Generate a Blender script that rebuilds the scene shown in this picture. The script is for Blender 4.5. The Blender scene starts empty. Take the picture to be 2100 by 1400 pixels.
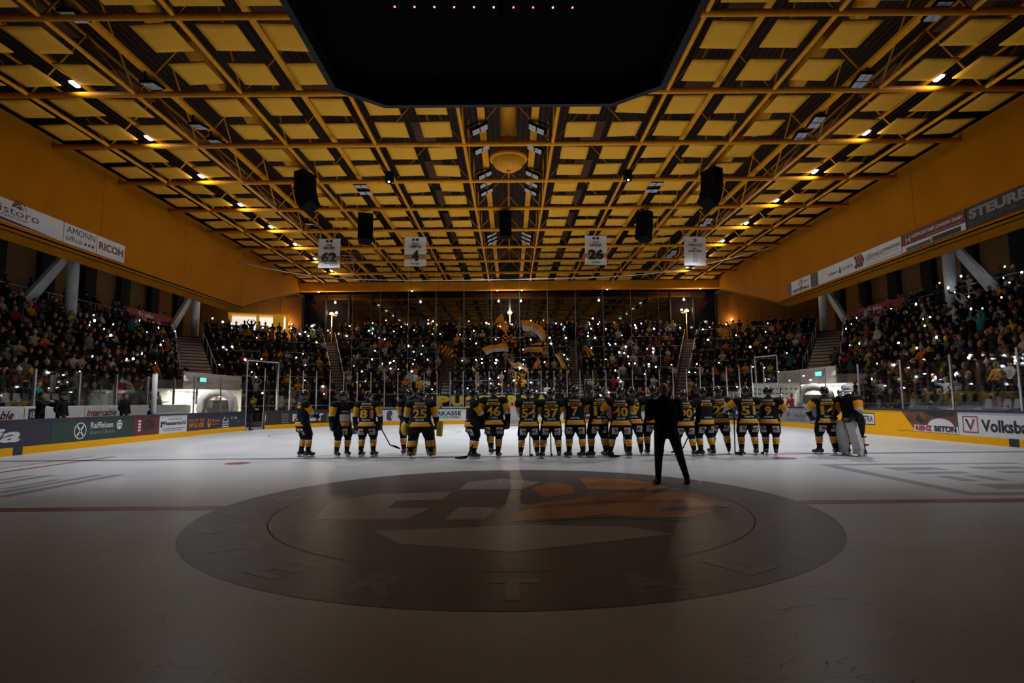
# Ice hockey arena, players lined up at the far blue line saluting the crowd.
import bpy, bmesh, math, random
import numpy as np
from mathutils import Vector, Matrix
from mathutils.bvhtree import BVHTree
random.seed(11)
PI = math.pi
sc = bpy.context.scene
C = sc.collection

# ------------------------------------------------------------------ camera
PITCH = math.radians(5.97)
cd = bpy.data.cameras.new('camera'); cd.lens = 20.0; cd.sensor_width = 36.0
cd.clip_start = 0.05; cd.clip_end = 300
cam = bpy.data.objects.new('camera', cd); C.objects.link(cam)
cam.matrix_world = (Matrix.Translation((0, 0, 1.5)) @ Matrix.Rotation(-0.0034, 4, 'Z')
                    @ Matrix.Rotation(PI/2 + PITCH, 4, 'X') @ Matrix.Rotation(-0.009, 4, 'Z'))
sc.camera = cam
CAMINV = np.array(cam.matrix_world.inverted())
def project(p):                       # world point -> picture coordinates on a 2100 x 1400 frame (for choosing detail only)
    q = CAMINV @ np.array([p[0], p[1], p[2], 1.0])
    if q[2] > -0.1: return None
    return (1050 + 1166.7*q[0]/-q[2], 700 - 1166.7*q[1]/-q[2], -q[2])

# ------------------------------------------------------------------ world, exposure
w = bpy.data.worlds.new('world'); sc.world = w; w.use_nodes = True
bg = w.node_tree.nodes['Background']; bg.inputs[0].default_value = (0.02, 0.02, 0.03, 1); bg.inputs[1].default_value = 0.02
sc.view_settings.view_transform = 'Standard'
sc.view_settings.look = 'None'
sc.view_settings.exposure = 0.0
sc.view_settings.gamma = 1.0
sc.view_settings.use_curve_mapping = False
sc.cycles.max_bounces = 4; sc.cycles.diffuse_bounces = 2; sc.cycles.glossy_bounces = 2; sc.cycles.transmission_bounces = 2
sc.cycles.transparent_max_bounces = 10; sc.cycles.caustics_reflective = False; sc.cycles.caustics_refractive = False
# strengths of the lamps the hall has (each light is made in its lamp's builder)
FLOOD_W, FLOOD_COL = 7200.0, (0.90, 0.95, 1.0)      # dimmed ceiling floodlights over the far half of the ice, plus an added front pair
POST_W, POST_COL = 200.0, (1.0, 0.80, 0.52)         # lamp posts by the end window
LED_W = 17.0                                        # small white luminaires under the roof
TORCH_E = 60.0                                      # phone torches

# ------------------------------------------------------------------ helpers
def lin(c):
    return tuple(((x/12.92) if x <= 0.04045 else ((x+0.055)/1.055)**2.4) for x in c)
def hx(s):
    return lin(tuple(int(s[i:i+2], 16)/255 for i in (0, 2, 4)))
MATS = {}
def mat(name, col=(.5,.5,.5), rough=.6, metal=0.0, var=.10, scale=6.0, bump=0.0, bscale=40.0, objcol=False, attr=None,
        emit=None, estr=0.0, sample=True, spec=.5, coat=0.0):
    if name in MATS: return MATS[name]
    m = bpy.data.materials.new(name); m.use_nodes = True
    nt = m.node_tree; n = nt.nodes; l = nt.links
    b = n['Principled BSDF']
    b.inputs['Roughness'].default_value = rough; b.inputs['Metallic'].default_value = metal
    b.inputs['Specular IOR Level'].default_value = spec
    b.inputs['Coat Weight'].default_value = coat
    tc = n.new('ShaderNodeTexCoord')
    nz = n.new('ShaderNodeTexNoise'); nz.inputs['Scale'].default_value = scale; nz.inputs['Detail'].default_value = 3
    l.new(tc.outputs['Object'], nz.inputs['Vector'])
    mr = n.new('ShaderNodeMapRange'); mr.inputs['From Min'].default_value = .3; mr.inputs['From Max'].default_value = .7
    mr.inputs['To Min'].default_value = 1-var; mr.inputs['To Max'].default_value = 1+var
    l.new(nz.outputs['Fac'], mr.inputs['Value'])
    mx = n.new('ShaderNodeMix'); mx.data_type = 'RGBA'; mx.blend_type = 'MULTIPLY'; mx.inputs['Factor'].default_value = 1
    if objcol:
        oi = n.new('ShaderNodeObjectInfo'); l.new(oi.outputs['Color'], mx.inputs['A'])
    elif attr:
        at = n.new('ShaderNodeAttribute'); at.attribute_name = attr; l.new(at.outputs['Color'], mx.inputs['A'])
    else:
        mx.inputs['A'].default_value = (*col, 1)
    l.new(mr.outputs['Result'], mx.inputs['B'])
    l.new(mx.outputs['Result'], b.inputs['Base Color'])
    if bump:
        n2 = n.new('ShaderNodeTexNoise'); n2.inputs['Scale'].default_value = bscale
        l.new(tc.outputs['Object'], n2.inputs['Vector'])
        bp = n.new('ShaderNodeBump'); bp.inputs['Strength'].default_value = bump; bp.inputs['Distance'].default_value = .02
        l.new(n2.outputs['Fac'], bp.inputs['Height']); l.new(bp.outputs['Normal'], b.inputs['Normal'])
    if emit:
        b.inputs['Emission Color'].default_value = (*emit, 1); b.inputs['Emission Strength'].default_value = estr
        if not sample: m.cycles.emission_sampling = 'NONE'
    MATS[name] = m
    return m
def pane_mat(name, tint=(1,1,1), refl=.06, rough=.03, fres=True):
    if name in MATS: return MATS[name]
    m = bpy.data.materials.new(name); m.use_nodes = True
    nt = m.node_tree; n = nt.nodes; l = nt.links; n.remove(n['Principled BSDF'])
    out = n['Material Output']
    t = n.new('ShaderNodeBsdfTransparent'); t.inputs[0].default_value = (*tint, 1)
    g = n.new('ShaderNodeBsdfGlossy'); g.inputs['Roughness'].default_value = rough; g.inputs[0].default_value = (.95,.98,1,1)
    nz = n.new('ShaderNodeTexNoise'); nz.inputs['Scale'].default_value = 3
    mr = n.new('ShaderNodeMapRange'); mr.inputs['To Min'].default_value = refl*.6; mr.inputs['To Max'].default_value = refl*1.4
    l.new(nz.outputs['Fac'], mr.inputs['Value'])
    lw = n.new('ShaderNodeLayerWeight'); lw.inputs['Blend'].default_value = .25
    ad = n.new('ShaderNodeMath'); ad.operation = 'MULTIPLY_ADD'; ad.inputs[1].default_value = .16 if fres else 0
    l.new(lw.outputs['Fresnel'], ad.inputs[0]); l.new(mr.outputs['Result'], ad.inputs[2]); ad.use_clamp = True
    mx = n.new('ShaderNodeMixShader'); l.new(ad.outputs[0], mx.inputs[0]); l.new(t.outputs[0], mx.inputs[1]); l.new(g.outputs[0], mx.inputs[2])
    l.new(mx.outputs[0], out.inputs['Surface'])
    MATS[name] = m
    return m

# palette
BLACK = mat('black_cloth', (.006,.0055,.006), .85, spec=.25, bump=.2)
JERSEY = mat('jersey_black', (.006,.0055,.006), .8, spec=.25, bump=.15, bscale=120)
YELLOW = mat('jersey_yellow', (.90,.37,.012), .75, spec=.12)
WHITEC = mat('jersey_white', (.62,.60,.60), .75)
SKIN = mat('skin', (.50,.26,.17), .55)
GLOVE = mat('glove_black', (.015,.015,.016), .55, bump=.3)
SKATE = mat('skate_black', (.02,.02,.022), .35, bump=.2)
STEEL = mat('blade_steel', (.7,.7,.72), .25, 1.0)
HOLDER = mat('blade_holder_white', (.6,.6,.6), .4)
HELMET = mat('helmet_black', (.014,.014,.016), .2, coat=.6)
HELMW = mat('helmet_white', (.8,.8,.8), .3)
REDC = mat('logo_red', (.45,.03,.035), .6)
NUMG = mat('number_grey', (.16,.2,.22), .6)
PADW = mat('pad_white', (.75,.73,.74), .5, bump=.1)
PADY = mat('pad_yellow', (.75,.42,.02), .5, bump=.1)
PANTSP = mat('trousers_dark', (.02,.02,.026), .8, bump=.2)
SHOE = mat('shoe_dark', (.015,.014,.014), .5)
JACKET = mat('jacket_object_colour', objcol=True, rough=.85, spec=.12)
HAIRM = mat('hair_object_colour', objcol=True, rough=.7, spec=.2)
STEELY = mat('roof_steel_yellow', (.92,.36,.010), .5, spec=.2)
PANELY = mat('acoustic_panel_yellow', (.93,.45,.045), .95, var=.05, spec=.05)
PANELB = mat('upper_baffle_brown', (.15,.06,.028), .9)
FASCIA = mat('fascia_yellow', (.47,.165,.0006), .7, spec=.08, var=.08, scale=.6)
DECK = None
CONC = mat('terrace_concrete', (.20,.19,.20), .9, var=.15, spec=.1)
CONCW = mat('stair_concrete', (.60,.55,.52), .9, var=.12, spec=.1)
DARKW = mat('rear_wall_dark', (.012,.011,.012), .8)
BROWNW = mat('rear_wall_ochre', (.30,.145,.045), .8)
METAL = mat('galvanised_rail', (.55,.56,.58), .35, .9)
WHITEP = mat('white_paint', (.78,.78,.78), .5)
WHITEB = mat('board_white', (.72,.74,.76), .35, var=.04)
NAVY = mat('board_navy', (.018,.022,.045), .4)
DKRED = mat('board_dark_red', (.13,.014,.02), .4)
GREEN = mat('board_green', (.008,.045,.032), .4)
KICK = mat('kick_strip_yellow', (1.0,.47,.004), .5, var=.06, spec=.12)
BROWN = mat('board_brown', (.035,.025,.022), .45)
ORANGE = mat('print_orange', (.72,.22,.04), .6)
PWHITE = mat('print_white', (.75,.75,.76), .5, var=.02)
PGREY = mat('print_grey', (.25,.26,.28), .5, var=.02)
PBLACK = mat('print_black', (.015,.015,.018), .5, var=.02)
PPURP = mat('print_purple', (.09,.06,.09), .5)
PTEAL = mat('print_teal', (.03,.09,.12), .5)
BLACKM = mat('scoreboard_black', (.0015,.0013,.0015), .8, spec=.04)
NAVYM = mat('scoreboard_rim', (.011,.010,.016), .6, spec=.2)
SPKM = mat('speaker_black', (.004,.004,.005), .85, spec=.1, bump=.3)
SEATM = mat('seat_grey', (.20,.20,.22), .5)
GLASSR = pane_mat('rink_glass', (.98,.99,.985), .014)
CHECKB = BLACK
TORCH = mat('torch_light', (1,1,1), emit=(.93,.96,1.0), estr=TORCH_E, sample=False)
LEDM = mat('led_light', (1,1,1), emit=(.95,.97,1), estr=14.0, sample=False)
POSTM = mat('lamp_post_light', (1,.9,.7), emit=(1,.72,.38), estr=7.0, sample=False)
EXITM = mat('exit_sign_green', (.1,.8,.5), emit=(.06,.75,.42), estr=4.0, sample=False)

def empty(name, loc=(0,0,0), rz=0.0, parent=None):
    o = bpy.data.objects.new(name, None); C.objects.link(o)
    o.location = loc; o.rotation_euler = (0,0,rz); o.empty_display_size = .2
    if parent: o.parent = parent
    return o
def tag(o, label=None, cat=None, group=None, kind=None):
    if label: o['label'] = label
    if cat: o['category'] = cat
    if group: o['group'] = group
    if kind: o['kind'] = kind
    return o
def thing(name, label, cat, loc=(0,0,0), rz=0.0, group=None):
    return tag(empty(name, loc, rz), label, cat, group)
def struct(o, label, cat):
    return tag(o, label, cat, kind='structure')
def link(name, me, parent=None, loc=None, rz=None):
    o = bpy.data.objects.new(name, me); C.objects.link(o)
    if parent: o.parent = parent
    if loc is not None: o.location = loc
    if rz is not None: o.rotation_euler = (0,0,rz)
    return o
def copy_tree(o, parent=None):
    c = o.copy(); C.objects.link(c)
    if parent: c.parent = parent
    for ch in o.children: copy_tree(ch, c)
    return c

class MB:
    def __init__(s): s.v=[]; s.f=[]; s.m=[]; s.mi=0
    def add(s, vs, fs, M=None):
        b = len(s.v)
        for v in vs:
            v = Vector(v)
            s.v.append(tuple(M @ v) if M is not None else tuple(v))
        for f in fs: s.f.append([b+i for i in f]); s.m.append(s.mi)
        return s
    def box(s, c, d, M=None, rz=0.0):
        x,y,z = d[0]/2, d[1]/2, d[2]/2
        R = Matrix.Rotation(rz, 3, 'Z')
        vs = [Vector(c) + R @ Vector((sx*x, sy*y, sz*z)) for sz in (-1,1) for sy in (-1,1) for sx in (-1,1)]
        return s.add(vs, [(0,2,3,1),(4,5,7,6),(0,1,5,4),(2,6,7,3),(0,4,6,2),(1,3,7,5)], M)
    def tube(s, p0, p1, r0, r1=None, n=8, cap=True):
        r1 = r0 if r1 is None else r1
        p0, p1 = Vector(p0), Vector(p1); d = (p1-p0)
        if d.length < 1e-6: return s
        q = d.to_track_quat('Z', 'Y').to_matrix()
        vs = []
        for p, r in ((p0,r0),(p1,r1)):
            for i in range(n):
                a = 2*PI*i/n; vs.append(p + q @ Vector((r*math.cos(a), r*math.sin(a), 0)))
        fs = [(i,(i+1)%n,n+(i+1)%n,n+i) for i in range(n)]
        if cap: fs += [tuple(range(n-1,-1,-1)), tuple(range(n,2*n))]
        return s.add(vs, fs)
    def path(s, pts, r, n=6):
        pts = [Vector(p) for p in pts]; vs=[]; fs=[]
        for k,p in enumerate(pts):
            d = (pts[min(k+1,len(pts)-1)] - pts[max(k-1,0)])
            q = d.to_track_quat('Z','Y').to_matrix()
            for i in range(n):
                a = 2*PI*i/n; vs.append(p + q @ Vector((r*math.cos(a), r*math.sin(a), 0)))
        for k in range(len(pts)-1):
            for i in range(n): fs.append((k*n+i, k*n+(i+1)%n, (k+1)*n+(i+1)%n, (k+1)*n+i))
        fs += [tuple(range(n-1,-1,-1)), tuple(range((len(pts)-1)*n, len(pts)*n))]
        return s.add(vs, fs)
    def prism(s, pts, z0, z1):            # pts: plan polygon, counter-clockwise
        n = len(pts); z0s = z0 if isinstance(z0,(list,tuple)) else [z0]*n; z1s = z1 if isinstance(z1,(list,tuple)) else [z1]*n
        vs = [(p[0],p[1],z0s[i]) for i,p in enumerate(pts)] + [(p[0],p[1],z1s[i]) for i,p in enumerate(pts)]
        fs = [tuple(range(n-1,-1,-1)), tuple(range(n,2*n))] + [(i,(i+1)%n,n+(i+1)%n,n+i) for i in range(n)]
        return s.add(vs, fs)
    def slab(s, P, t):                    # P: list of 3D points (planar), t: thickness vector
        n = len(P); t = Vector(t); vs = [Vector(p) for p in P] + [Vector(p)+t for p in P]
        return s.add(vs, [tuple(range(n-1,-1,-1)), tuple(range(n,2*n))] + [(i,(i+1)%n,n+(i+1)%n,n+i) for i in range(n)])
    def lathe(s, prof, n=16, M=None):
        vs=[]; fs=[]
        for r,z in prof:
            for i in range(n):
                a = 2*PI*i/n; vs.append((r*math.cos(a), r*math.sin(a), z))
        for k in range(len(prof)-1):
            for i in range(n): fs.append((k*n+i, k*n+(i+1)%n, (k+1)*n+(i+1)%n, (k+1)*n+i))
        fs += [tuple(range(n-1,-1,-1)), tuple(range((len(prof)-1)*n, len(prof)*n))]
        return s.add(vs, fs, M)
    def ell(s, c, r, n=10, k=6, M=None):
        prof = [(max(1e-4, math.sin(PI*i/k)), -math.cos(PI*i/k)) for i in range(k+1)]
        T = Matrix.Translation(c) @ Matrix.Diagonal((r[0],r[1],r[2],1))
        if M is not None: T = M @ T
        return s.lathe(prof, n, T)
    def mesh(s, name, mats, smooth=False):
        me = bpy.data.meshes.new(name)
        me.from_pydata(s.v, [], s.f)
        if not isinstance(mats,(list,tuple)): mats=[mats]
        for m in mats: me.materials.append(m)
        if len(mats) > 1: me.polygons.foreach_set('material_index', s.m)
        if smooth: me.polygons.foreach_set('use_smooth', [True]*len(me.polygons))
        me.update()
        return me
    def build(s, name, mats, parent=None, smooth=False, loc=None, rz=None):
        return link(name, s.mesh(name, mats, smooth), parent, loc, rz)

_T = {}
def tmesh(s, bold=0.0, shear=0.0, res=3):
    key = (s,bold,shear,res)
    if key in _T: return _T[key]
    cu = bpy.data.curves.new('t','FONT'); cu.body = s; cu.offset = bold; cu.shear = shear; cu.resolution_u = res
    ob = bpy.data.objects.new('t', cu)
    me = bpy.data.meshes.new_from_object(ob)
    v = np.array([tuple(x.co) for x in me.vertices]); f = [tuple(p.vertices) for p in me.polygons]
    bpy.data.objects.remove(ob); bpy.data.curves.remove(cu); bpy.data.meshes.remove(me)
    lo, hi = v[:,:2].min(0), v[:,:2].max(0)
    v = (v[:,:2]-lo)/(hi-lo)
    _T[key] = (v, f, (hi-lo)[0]/(hi-lo)[1])
    return _T[key]
def letters(parent, fmap, s, u0, v0, w, h, material, lift=.006, name='lettering', bold=0.012, shear=0.0, fit=True):
    v, f, asp = tmesh(s, bold, shear)
    if not fit:
        ww = min(w, h*asp); u0 += (w-ww)/2; w = ww
    me = bpy.data.meshes.new(name)
    me.from_pydata([tuple(fmap(u0+a*w, v0+b*h, lift)) for a,b in v], [], f)
    me.materials.append(material); me.update()
    return link(name, me, parent)
def shape(parent, fmap, polys, material, lift=.005, name='printed_mark'):
    vs=[]; fs=[]
    for p in polys:
        b=len(vs); vs += [tuple(fmap(u,v,lift)) for u,v in p]; fs.append(tuple(range(b,b+len(p))))
    me = bpy.data.meshes.new(name); me.from_pydata(vs,[],fs); me.materials.append(material); me.update()
    return link(name, me, parent)
def rect(u0,v0,w,h): return [(u0,v0),(u0+w,v0),(u0+w,v0+h),(u0,v0+h)]
def disc(u,v,r,ry=None,n=20,a0=0,a1=2*PI):
    ry = ry or r
    return [(u+r*math.cos(a0+(a1-a0)*i/n), v+ry*math.sin(a0+(a1-a0)*i/n)) for i in range(n)]
def ringp(u,v,r0,r1,n=24,a0=0.0,a1=2*PI):
    out=[]
    for i in range(n):
        a,b = a0+(a1-a0)*i/n, a0+(a1-a0)*(i+1)/n
        out.append([(u+r0*math.cos(a),v+r0*math.sin(a)),(u+r1*math.cos(a),v+r1*math.sin(a)),(u+r1*math.cos(b),v+r1*math.sin(b)),(u+r0*math.cos(b),v+r0*math.sin(b))])
    return out
def framep(u,v,w,h,t): return [rect(u,v,w,t), rect(u,v+h-t,w,t), rect(u,v+t,t,h-2*t), rect(u+w-t,v+t,t,h-2*t)]
ORD = ['first','second','third','fourth','fifth','sixth','seventh','eighth','ninth','tenth','eleventh','twelfth','thirteenth',
       'fourteenth','fifteenth','sixteenth','seventeenth','eighteenth','nineteenth','twentieth']
TENS = {20:'twenty',30:'thirty',40:'forty',50:'fifty',60:'sixty',70:'seventy',80:'eighty',90:'ninety'}
def ordn(i):                          # 1 -> first
    if i <= 20: return ORD[i-1]
    t, u = i//10*10, i % 10
    if i >= 100: return 'hundredth'
    return TENS[t][:-1]+'ieth' if u == 0 else TENS[t]+'-'+ORD[u-1]
# ------------------------------------------------------------------ roof: deck, pipes, panels
ZC = 12.2                                        # bottom chord level
BEAMY = [-17.2+4.0*k for k in range(18)]         # ... 14.8, 18.8 ... 50.8
CHX = [s*(1.85+3.7*k) for k in range(5) for s in (-1,1)]
def deck_mat():
    m = bpy.data.materials.new('roof_deck_brown'); m.use_nodes = True
    n = m.node_tree.nodes; l = m.node_tree.links; b = n['Principled BSDF']; b.inputs['Roughness'].default_value = .85
    tc = n.new('ShaderNodeTexCoord'); wv = n.new('ShaderNodeTexWave'); wv.bands_direction = 'X'; wv.inputs['Scale'].default_value = 1.2
    l.new(tc.outputs['Object'], wv.inputs['Vector'])
    cr = n.new('ShaderNodeValToRGB'); cr.color_ramp.elements[0].color = (.022,.009,.004,1); cr.color_ramp.elements[1].color = (.065,.026,.010,1)
    l.new(wv.outputs['Fac'], cr.inputs['Fac']); l.new(cr.outputs['Color'], b.inputs['Base Color'])
    bp = n.new('ShaderNodeBump'); bp.inputs['Strength'].default_value = .6; bp.inputs['Distance'].default_value = .08
    l.new(wv.outputs['Fac'], bp.inputs['Height']); l.new(bp.outputs['Normal'], b.inputs['Normal'])
    return m
ceil = struct(empty('ceiling'), 'dark brown roof with yellow steel pipes and square acoustic panels', 'ceiling')
d = MB(); d.box((0, 17, 15.3), (60, 74, .3)); d.build('roof_deck', deck_mat(), ceil)
pipe_x = MB().tube((-19,0,0),(19,0,0),.105,n=10).mesh('cross_pipe', STEELY, True)
for y in BEAMY: link('cross_pipe', pipe_x, ceil, (0,y,ZC))
chord = MB().tube((0,-19,0),(0,51,0),.075,n=8).mesh('long_pipe', STEELY, True)
for x in CHX: link('long_pipe', chord, ceil, (x,0,ZC+.02))
upper = MB().tube((0,-19,0),(0,51,0),.06,n=6).mesh('upper_pipe', STEELY, True)
for k in range(-5,6): link('upper_pipe', upper, ceil, (3.7*k,0,ZC+2.2))
strut = MB().tube((0,0,0),(0,0,1),.036,n=6,cap=False).mesh('strut', STEELY, True)
strest = MB(); nst = 0
def add_strut(a, b, own):
    a, b = Vector(a), Vector(b); dd = b-a
    if own:
        o = link('strut', strut, ceil, a); o.rotation_mode = 'QUATERNION'
        o.rotation_quaternion = dd.to_track_quat('Z','Y'); o.scale = (1,1,dd.length)
    else: strest.tube(a, b, .055, n=5, cap=False)
for y in BEAMY:
    vis = y > 13
    for x in CHX:
        own = vis
        add_strut((x,y,ZC),(x-1.85,y,ZC+2.2), own); add_strut((x,y,ZC),(x+1.85,y,ZC+2.2), own)
        (add_strut((x,y,ZC),(x,y-2.0,ZC+2.2), own) if abs(x)<2 or 9<abs(x)<13 else None)
        if y < 50 and abs(x)<2: add_strut((x,y,ZC),(x,y+2.0,ZC+2.2), own)
tag(strest.build('strut_field', STEELY, ceil, True), kind='stuff')
# cable trays
trayx = [(-1.05,.13),(1.05,.13),(-7.4,.10),(7.4,.10),(-12.1,.12),(12.1,.12),(-14.8,.09),(14.8,.09)]
for x, hw in trayx:
    t = MB(); t.box((0,16,0),(2*hw,70,.03)); t.box((-hw,16,.05),(.02,70,.1)); t.box((hw,16,.05),(.02,70,.1))
    t.build('cable_tray', STEELY, ceil, loc=(x,0,ZC+.35))
# acoustic panels: two rows per bay
pm = []
for q in range(4):
    t = MB(); n = 6; S = 1.25; SX = 1.17; vs=[]; fs=[]
    for j in range(n+1):
        for i in range(n+1):
            u, v = i/n-.5, j/n-.5
            vs.append((u*SX, v*S, (-.05*math.cos(PI*u)*math.cos(PI*v) if q % 2 else .03*u + .04*v*v) ))
    N = len(vs); vs += [(x,y,z+.045) for x,y,z in vs]
    for j in range(n):
        for i in range(n):
            a = j*(n+1)+i; fs.append((a,a+n+1,a+n+2,a+1)); fs.append((N+a,N+a+1,N+a+n+2,N+a+n+1))
    for i in range(n):
        a=i; fs.append((a,a+1,N+a+1,N+a)); a=n*(n+1)+i; fs.append((a+1,a,N+a,N+a+1))
        a=i*(n+1); fs.append((a+n+1,a,N+a,N+a+n+1)); a=i*(n+1)+n; fs.append((a,a+n+1,N+a+n+1,N+a))
    t.add(vs, fs); pm.append(t.mesh('acoustic_panel', PANELY, True))
PX = [1.85+1.02, 1.85+2.78, 5.55+.95, 5.55+2.80, 9.25+.98, 12.95+.98, 12.95+2.82, 16.65+1.0]
prest = MB(); rnd = random.Random(3)
for y in BEAMY[:-1]:
    for fy in (.27,.735):
        for px in PX:
            for s in (-1,1):
                loc = (s*px, y+4*fy, ZC+.07+rnd.uniform(-.025,.025))
                if y > 13.5:
                    o = link('acoustic_panel', pm[rnd.randrange(4)], ceil, loc)
                    o.rotation_euler = (rnd.uniform(-.02,.02), rnd.uniform(-.03,.03), rnd.choice((0,PI)) + rnd.uniform(-.012,.012))
                elif y > 5: prest.box(loc,(1.38,1.38,.04))
tag(prest.build('acoustic_panel_field', PANELY, ceil), kind='stuff')
baf = MB().box((0,0,0),(.9,2.2,.05)).mesh('upper_baffle', PANELB)
for y in BEAMY[7:-1]:
    for x in (-3.75,3.75,-7.3,7.3,-14.4,14.4): link('upper_baffle', baf, ceil, (x,y+1.6,ZC+1.25))
# round ducts above the panels on both sides
for s in (-1,1):
    dt = MB()
    for k in range(9): dt.tube((s*10.9, 14+4*k, ZC+1.7),(s*11.4, 17.2+4*k, ZC+1.7), .34, n=14)
    dt.build('round_duct', STEELY, ceil, True)

# ------------------------------------------------------------------ side fascias with end slope, joints between panels
SEAMS = [-20,-13,-6,1,8,15,18.8,25.8,32.6,39.6,45.3,51.0]
def fascia(name, s):
    root = struct(empty(name), 'tall ochre yellow fascia wall hanging over the %s stand' % ('left' if s<0 else 'right'), 'wall')
    for a,b in zip(SEAMS[:-1],SEAMS[1:]):
        def zb(y): return 8.2 if y <= 39.6 else 8.2 + (y-39.6)/(51-39.6)*3.35
        g = .012; A, B = a+g, b-g
        t = MB(); t.slab([(s*18.95,A,zb(A)),(s*18.95,B,zb(B)),(s*18.95,B,ZC+.35),(s*18.95,A,ZC+.35)], (s*.12,0,0))
        t.build('fascia_panel', FASCIA, root)
        if b <= 39.7:
            t = MB(); t.slab([(s*18.95,A,8.185),(s*18.95,B,8.185),(s*19.7,B,7.93),(s*19.7,A,7.93)], (0,0,.08))
            t.build('soffit_panel', FASCIA, root)
    # slanted soffit at the far end
    t = MB(); t.slab([(s*18.95,39.6,8.17),(s*18.95,50.99,11.5),(s*19.7,50.99,11.4),(s*19.7,39.6,7.93)], (0,0,.08)); t.build('soffit_panel', FASCIA, root)
    t = MB(); t.slab([(s*19.1,-20,8.1),(s*19.1,39.6,8.1),(s*19.1,51,11.5),(s*19.1,51,ZC+.3),(s*19.1,-20,ZC+.3)], (s*.05,0,0)); t.build('backing', DARKW, root)
    return root
wl = fascia('wall_left', -1); wr = fascia('wall_right', 1)
# upper side ceiling over the stands and rear walls with dark piers
def rear(name, s):
    root = struct(empty(name), 'rear wall of ochre panels between dark piers behind the %s stand' % ('left' if s<0 else 'right'), 'wall')
    for k in range(20):
        y = -18 + 3.6*k
        MB().box((s*29.6, y+1.25, 8.4),(.1,2.5,5.6)).build('wall_panel', BROWNW, root)
        MB().box((s*29.4, y+3.05, 8.4),(.5,1.05,5.6)).build('pier', DARKW, root)
    MB().box((s*24.7, 16, 11.3),(11.2,72,.2)).build('soffit_ceiling', DARKW, root)
    MB().box((s*29.8, 16, 5.6),(.2,72,11.6)).build('backing', DARKW, root)
    for k in range(5):
        b = MB(); b.mi=0; b.tube((s*24.5,24.5+5.5*k,11.18),(s*24.5,24.5+5.5*k,11.1),.14,n=12)
        o = b.build('downlight', LEDM, root)
    return root
rear('wall_rear_left', -1); rear('wall_rear_right', 1)
# ------------------------------------------------------------------ far end: beam, glazing, wall below
e = struct(empty('wall_far'), 'far end wall with yellow roof beam above a dark window band', 'wall')
MB().box((0,51.0,11.92),(38.2,.6,.76)).build('end_beam', STEELY, e)
MB().box((0,53.4,3.4),(60,.3,7.4)).build('lower_wall', DARKW, e)
OCHRE = mat('end_panel_ochre', (.50,.20,.02), .5)
for s_ in (-1,1):
    for k in range(5): MB().box((s_*(20.6+2.16*k),53.3,9.3),(2.12,.2,4.6)).build('end_panel', OCHRE, e)
MB().box((0,53.6,13.5),(60,.2,3.6)).build('upper_wall', DARKW, e)
GLZ = mat('end_window_glass', (.004,.004,.006), .04, var=.02, spec=1.0, coat=1.0)
win = struct(empty('window_1'), 'long dark window band mirroring the roof at the far end', 'window')
pane = MB().box((0,0,0),(2.06,.03,4.7)).mesh('pane', GLZ)
mull = MB().box((0,0,0),(.16,.22,4.8)).mesh('mullion', mat('mullion_black',(.008,.008,.009),.5))
for k in range(-9,9):
    link('pane', pane, win, ((k+.5)*2.16, 53.0, 9.3))
for k in range(-9,10): link('mullion', mull, win, (k*2.16, 52.95, 9.3))
# closing walls behind the camera
b = struct(MB().box((0,-20.2,7),(60,.3,17)).build('wall_back', DARKW), 'dark wall behind the near end of the rink', 'wall')

# ------------------------------------------------------------------ floor and ice
fl = struct(MB().box((0,17,-.06),(60,74,.1)).build('floor', mat('hall_floor',(.12,.12,.13),.7)), 'grey concrete floor around the rink', 'floor')
R, HW, YF, YN = 8.5, 15.0, 38.2, -22.0
SL = 29.7 + 12
def rp(s):                                       # rink edge path: left side, far end, right side
    q = R*PI/2
    if s < SL: return Vector((-HW, s-12)), Vector((1,0))
    s -= SL
    if s < q:
        t = s/R; return Vector((-6.5-R*math.cos(t), 29.7+R*math.sin(t))), Vector((math.cos(t),-math.sin(t)))
    s -= q
    if s < 13: return Vector((-6.5+s, YF)), Vector((0,-1))
    s -= 13
    if s < q:
        t = s/R; return Vector((6.5+R*math.sin(t), 29.7+R*math.cos(t))), Vector((-math.sin(t),-math.cos(t)))
    s -= q
    return Vector((HW, 29.7-s)), Vector((-1,0))
STOT = 2*SL + 13 + PI*R
def bmap(s0, off=0.0):
    def f(u, v, l):
        p, n = rp(s0+u); q = p + n*(l+off); return Vector((q.x, q.y, v))
    return f
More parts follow.
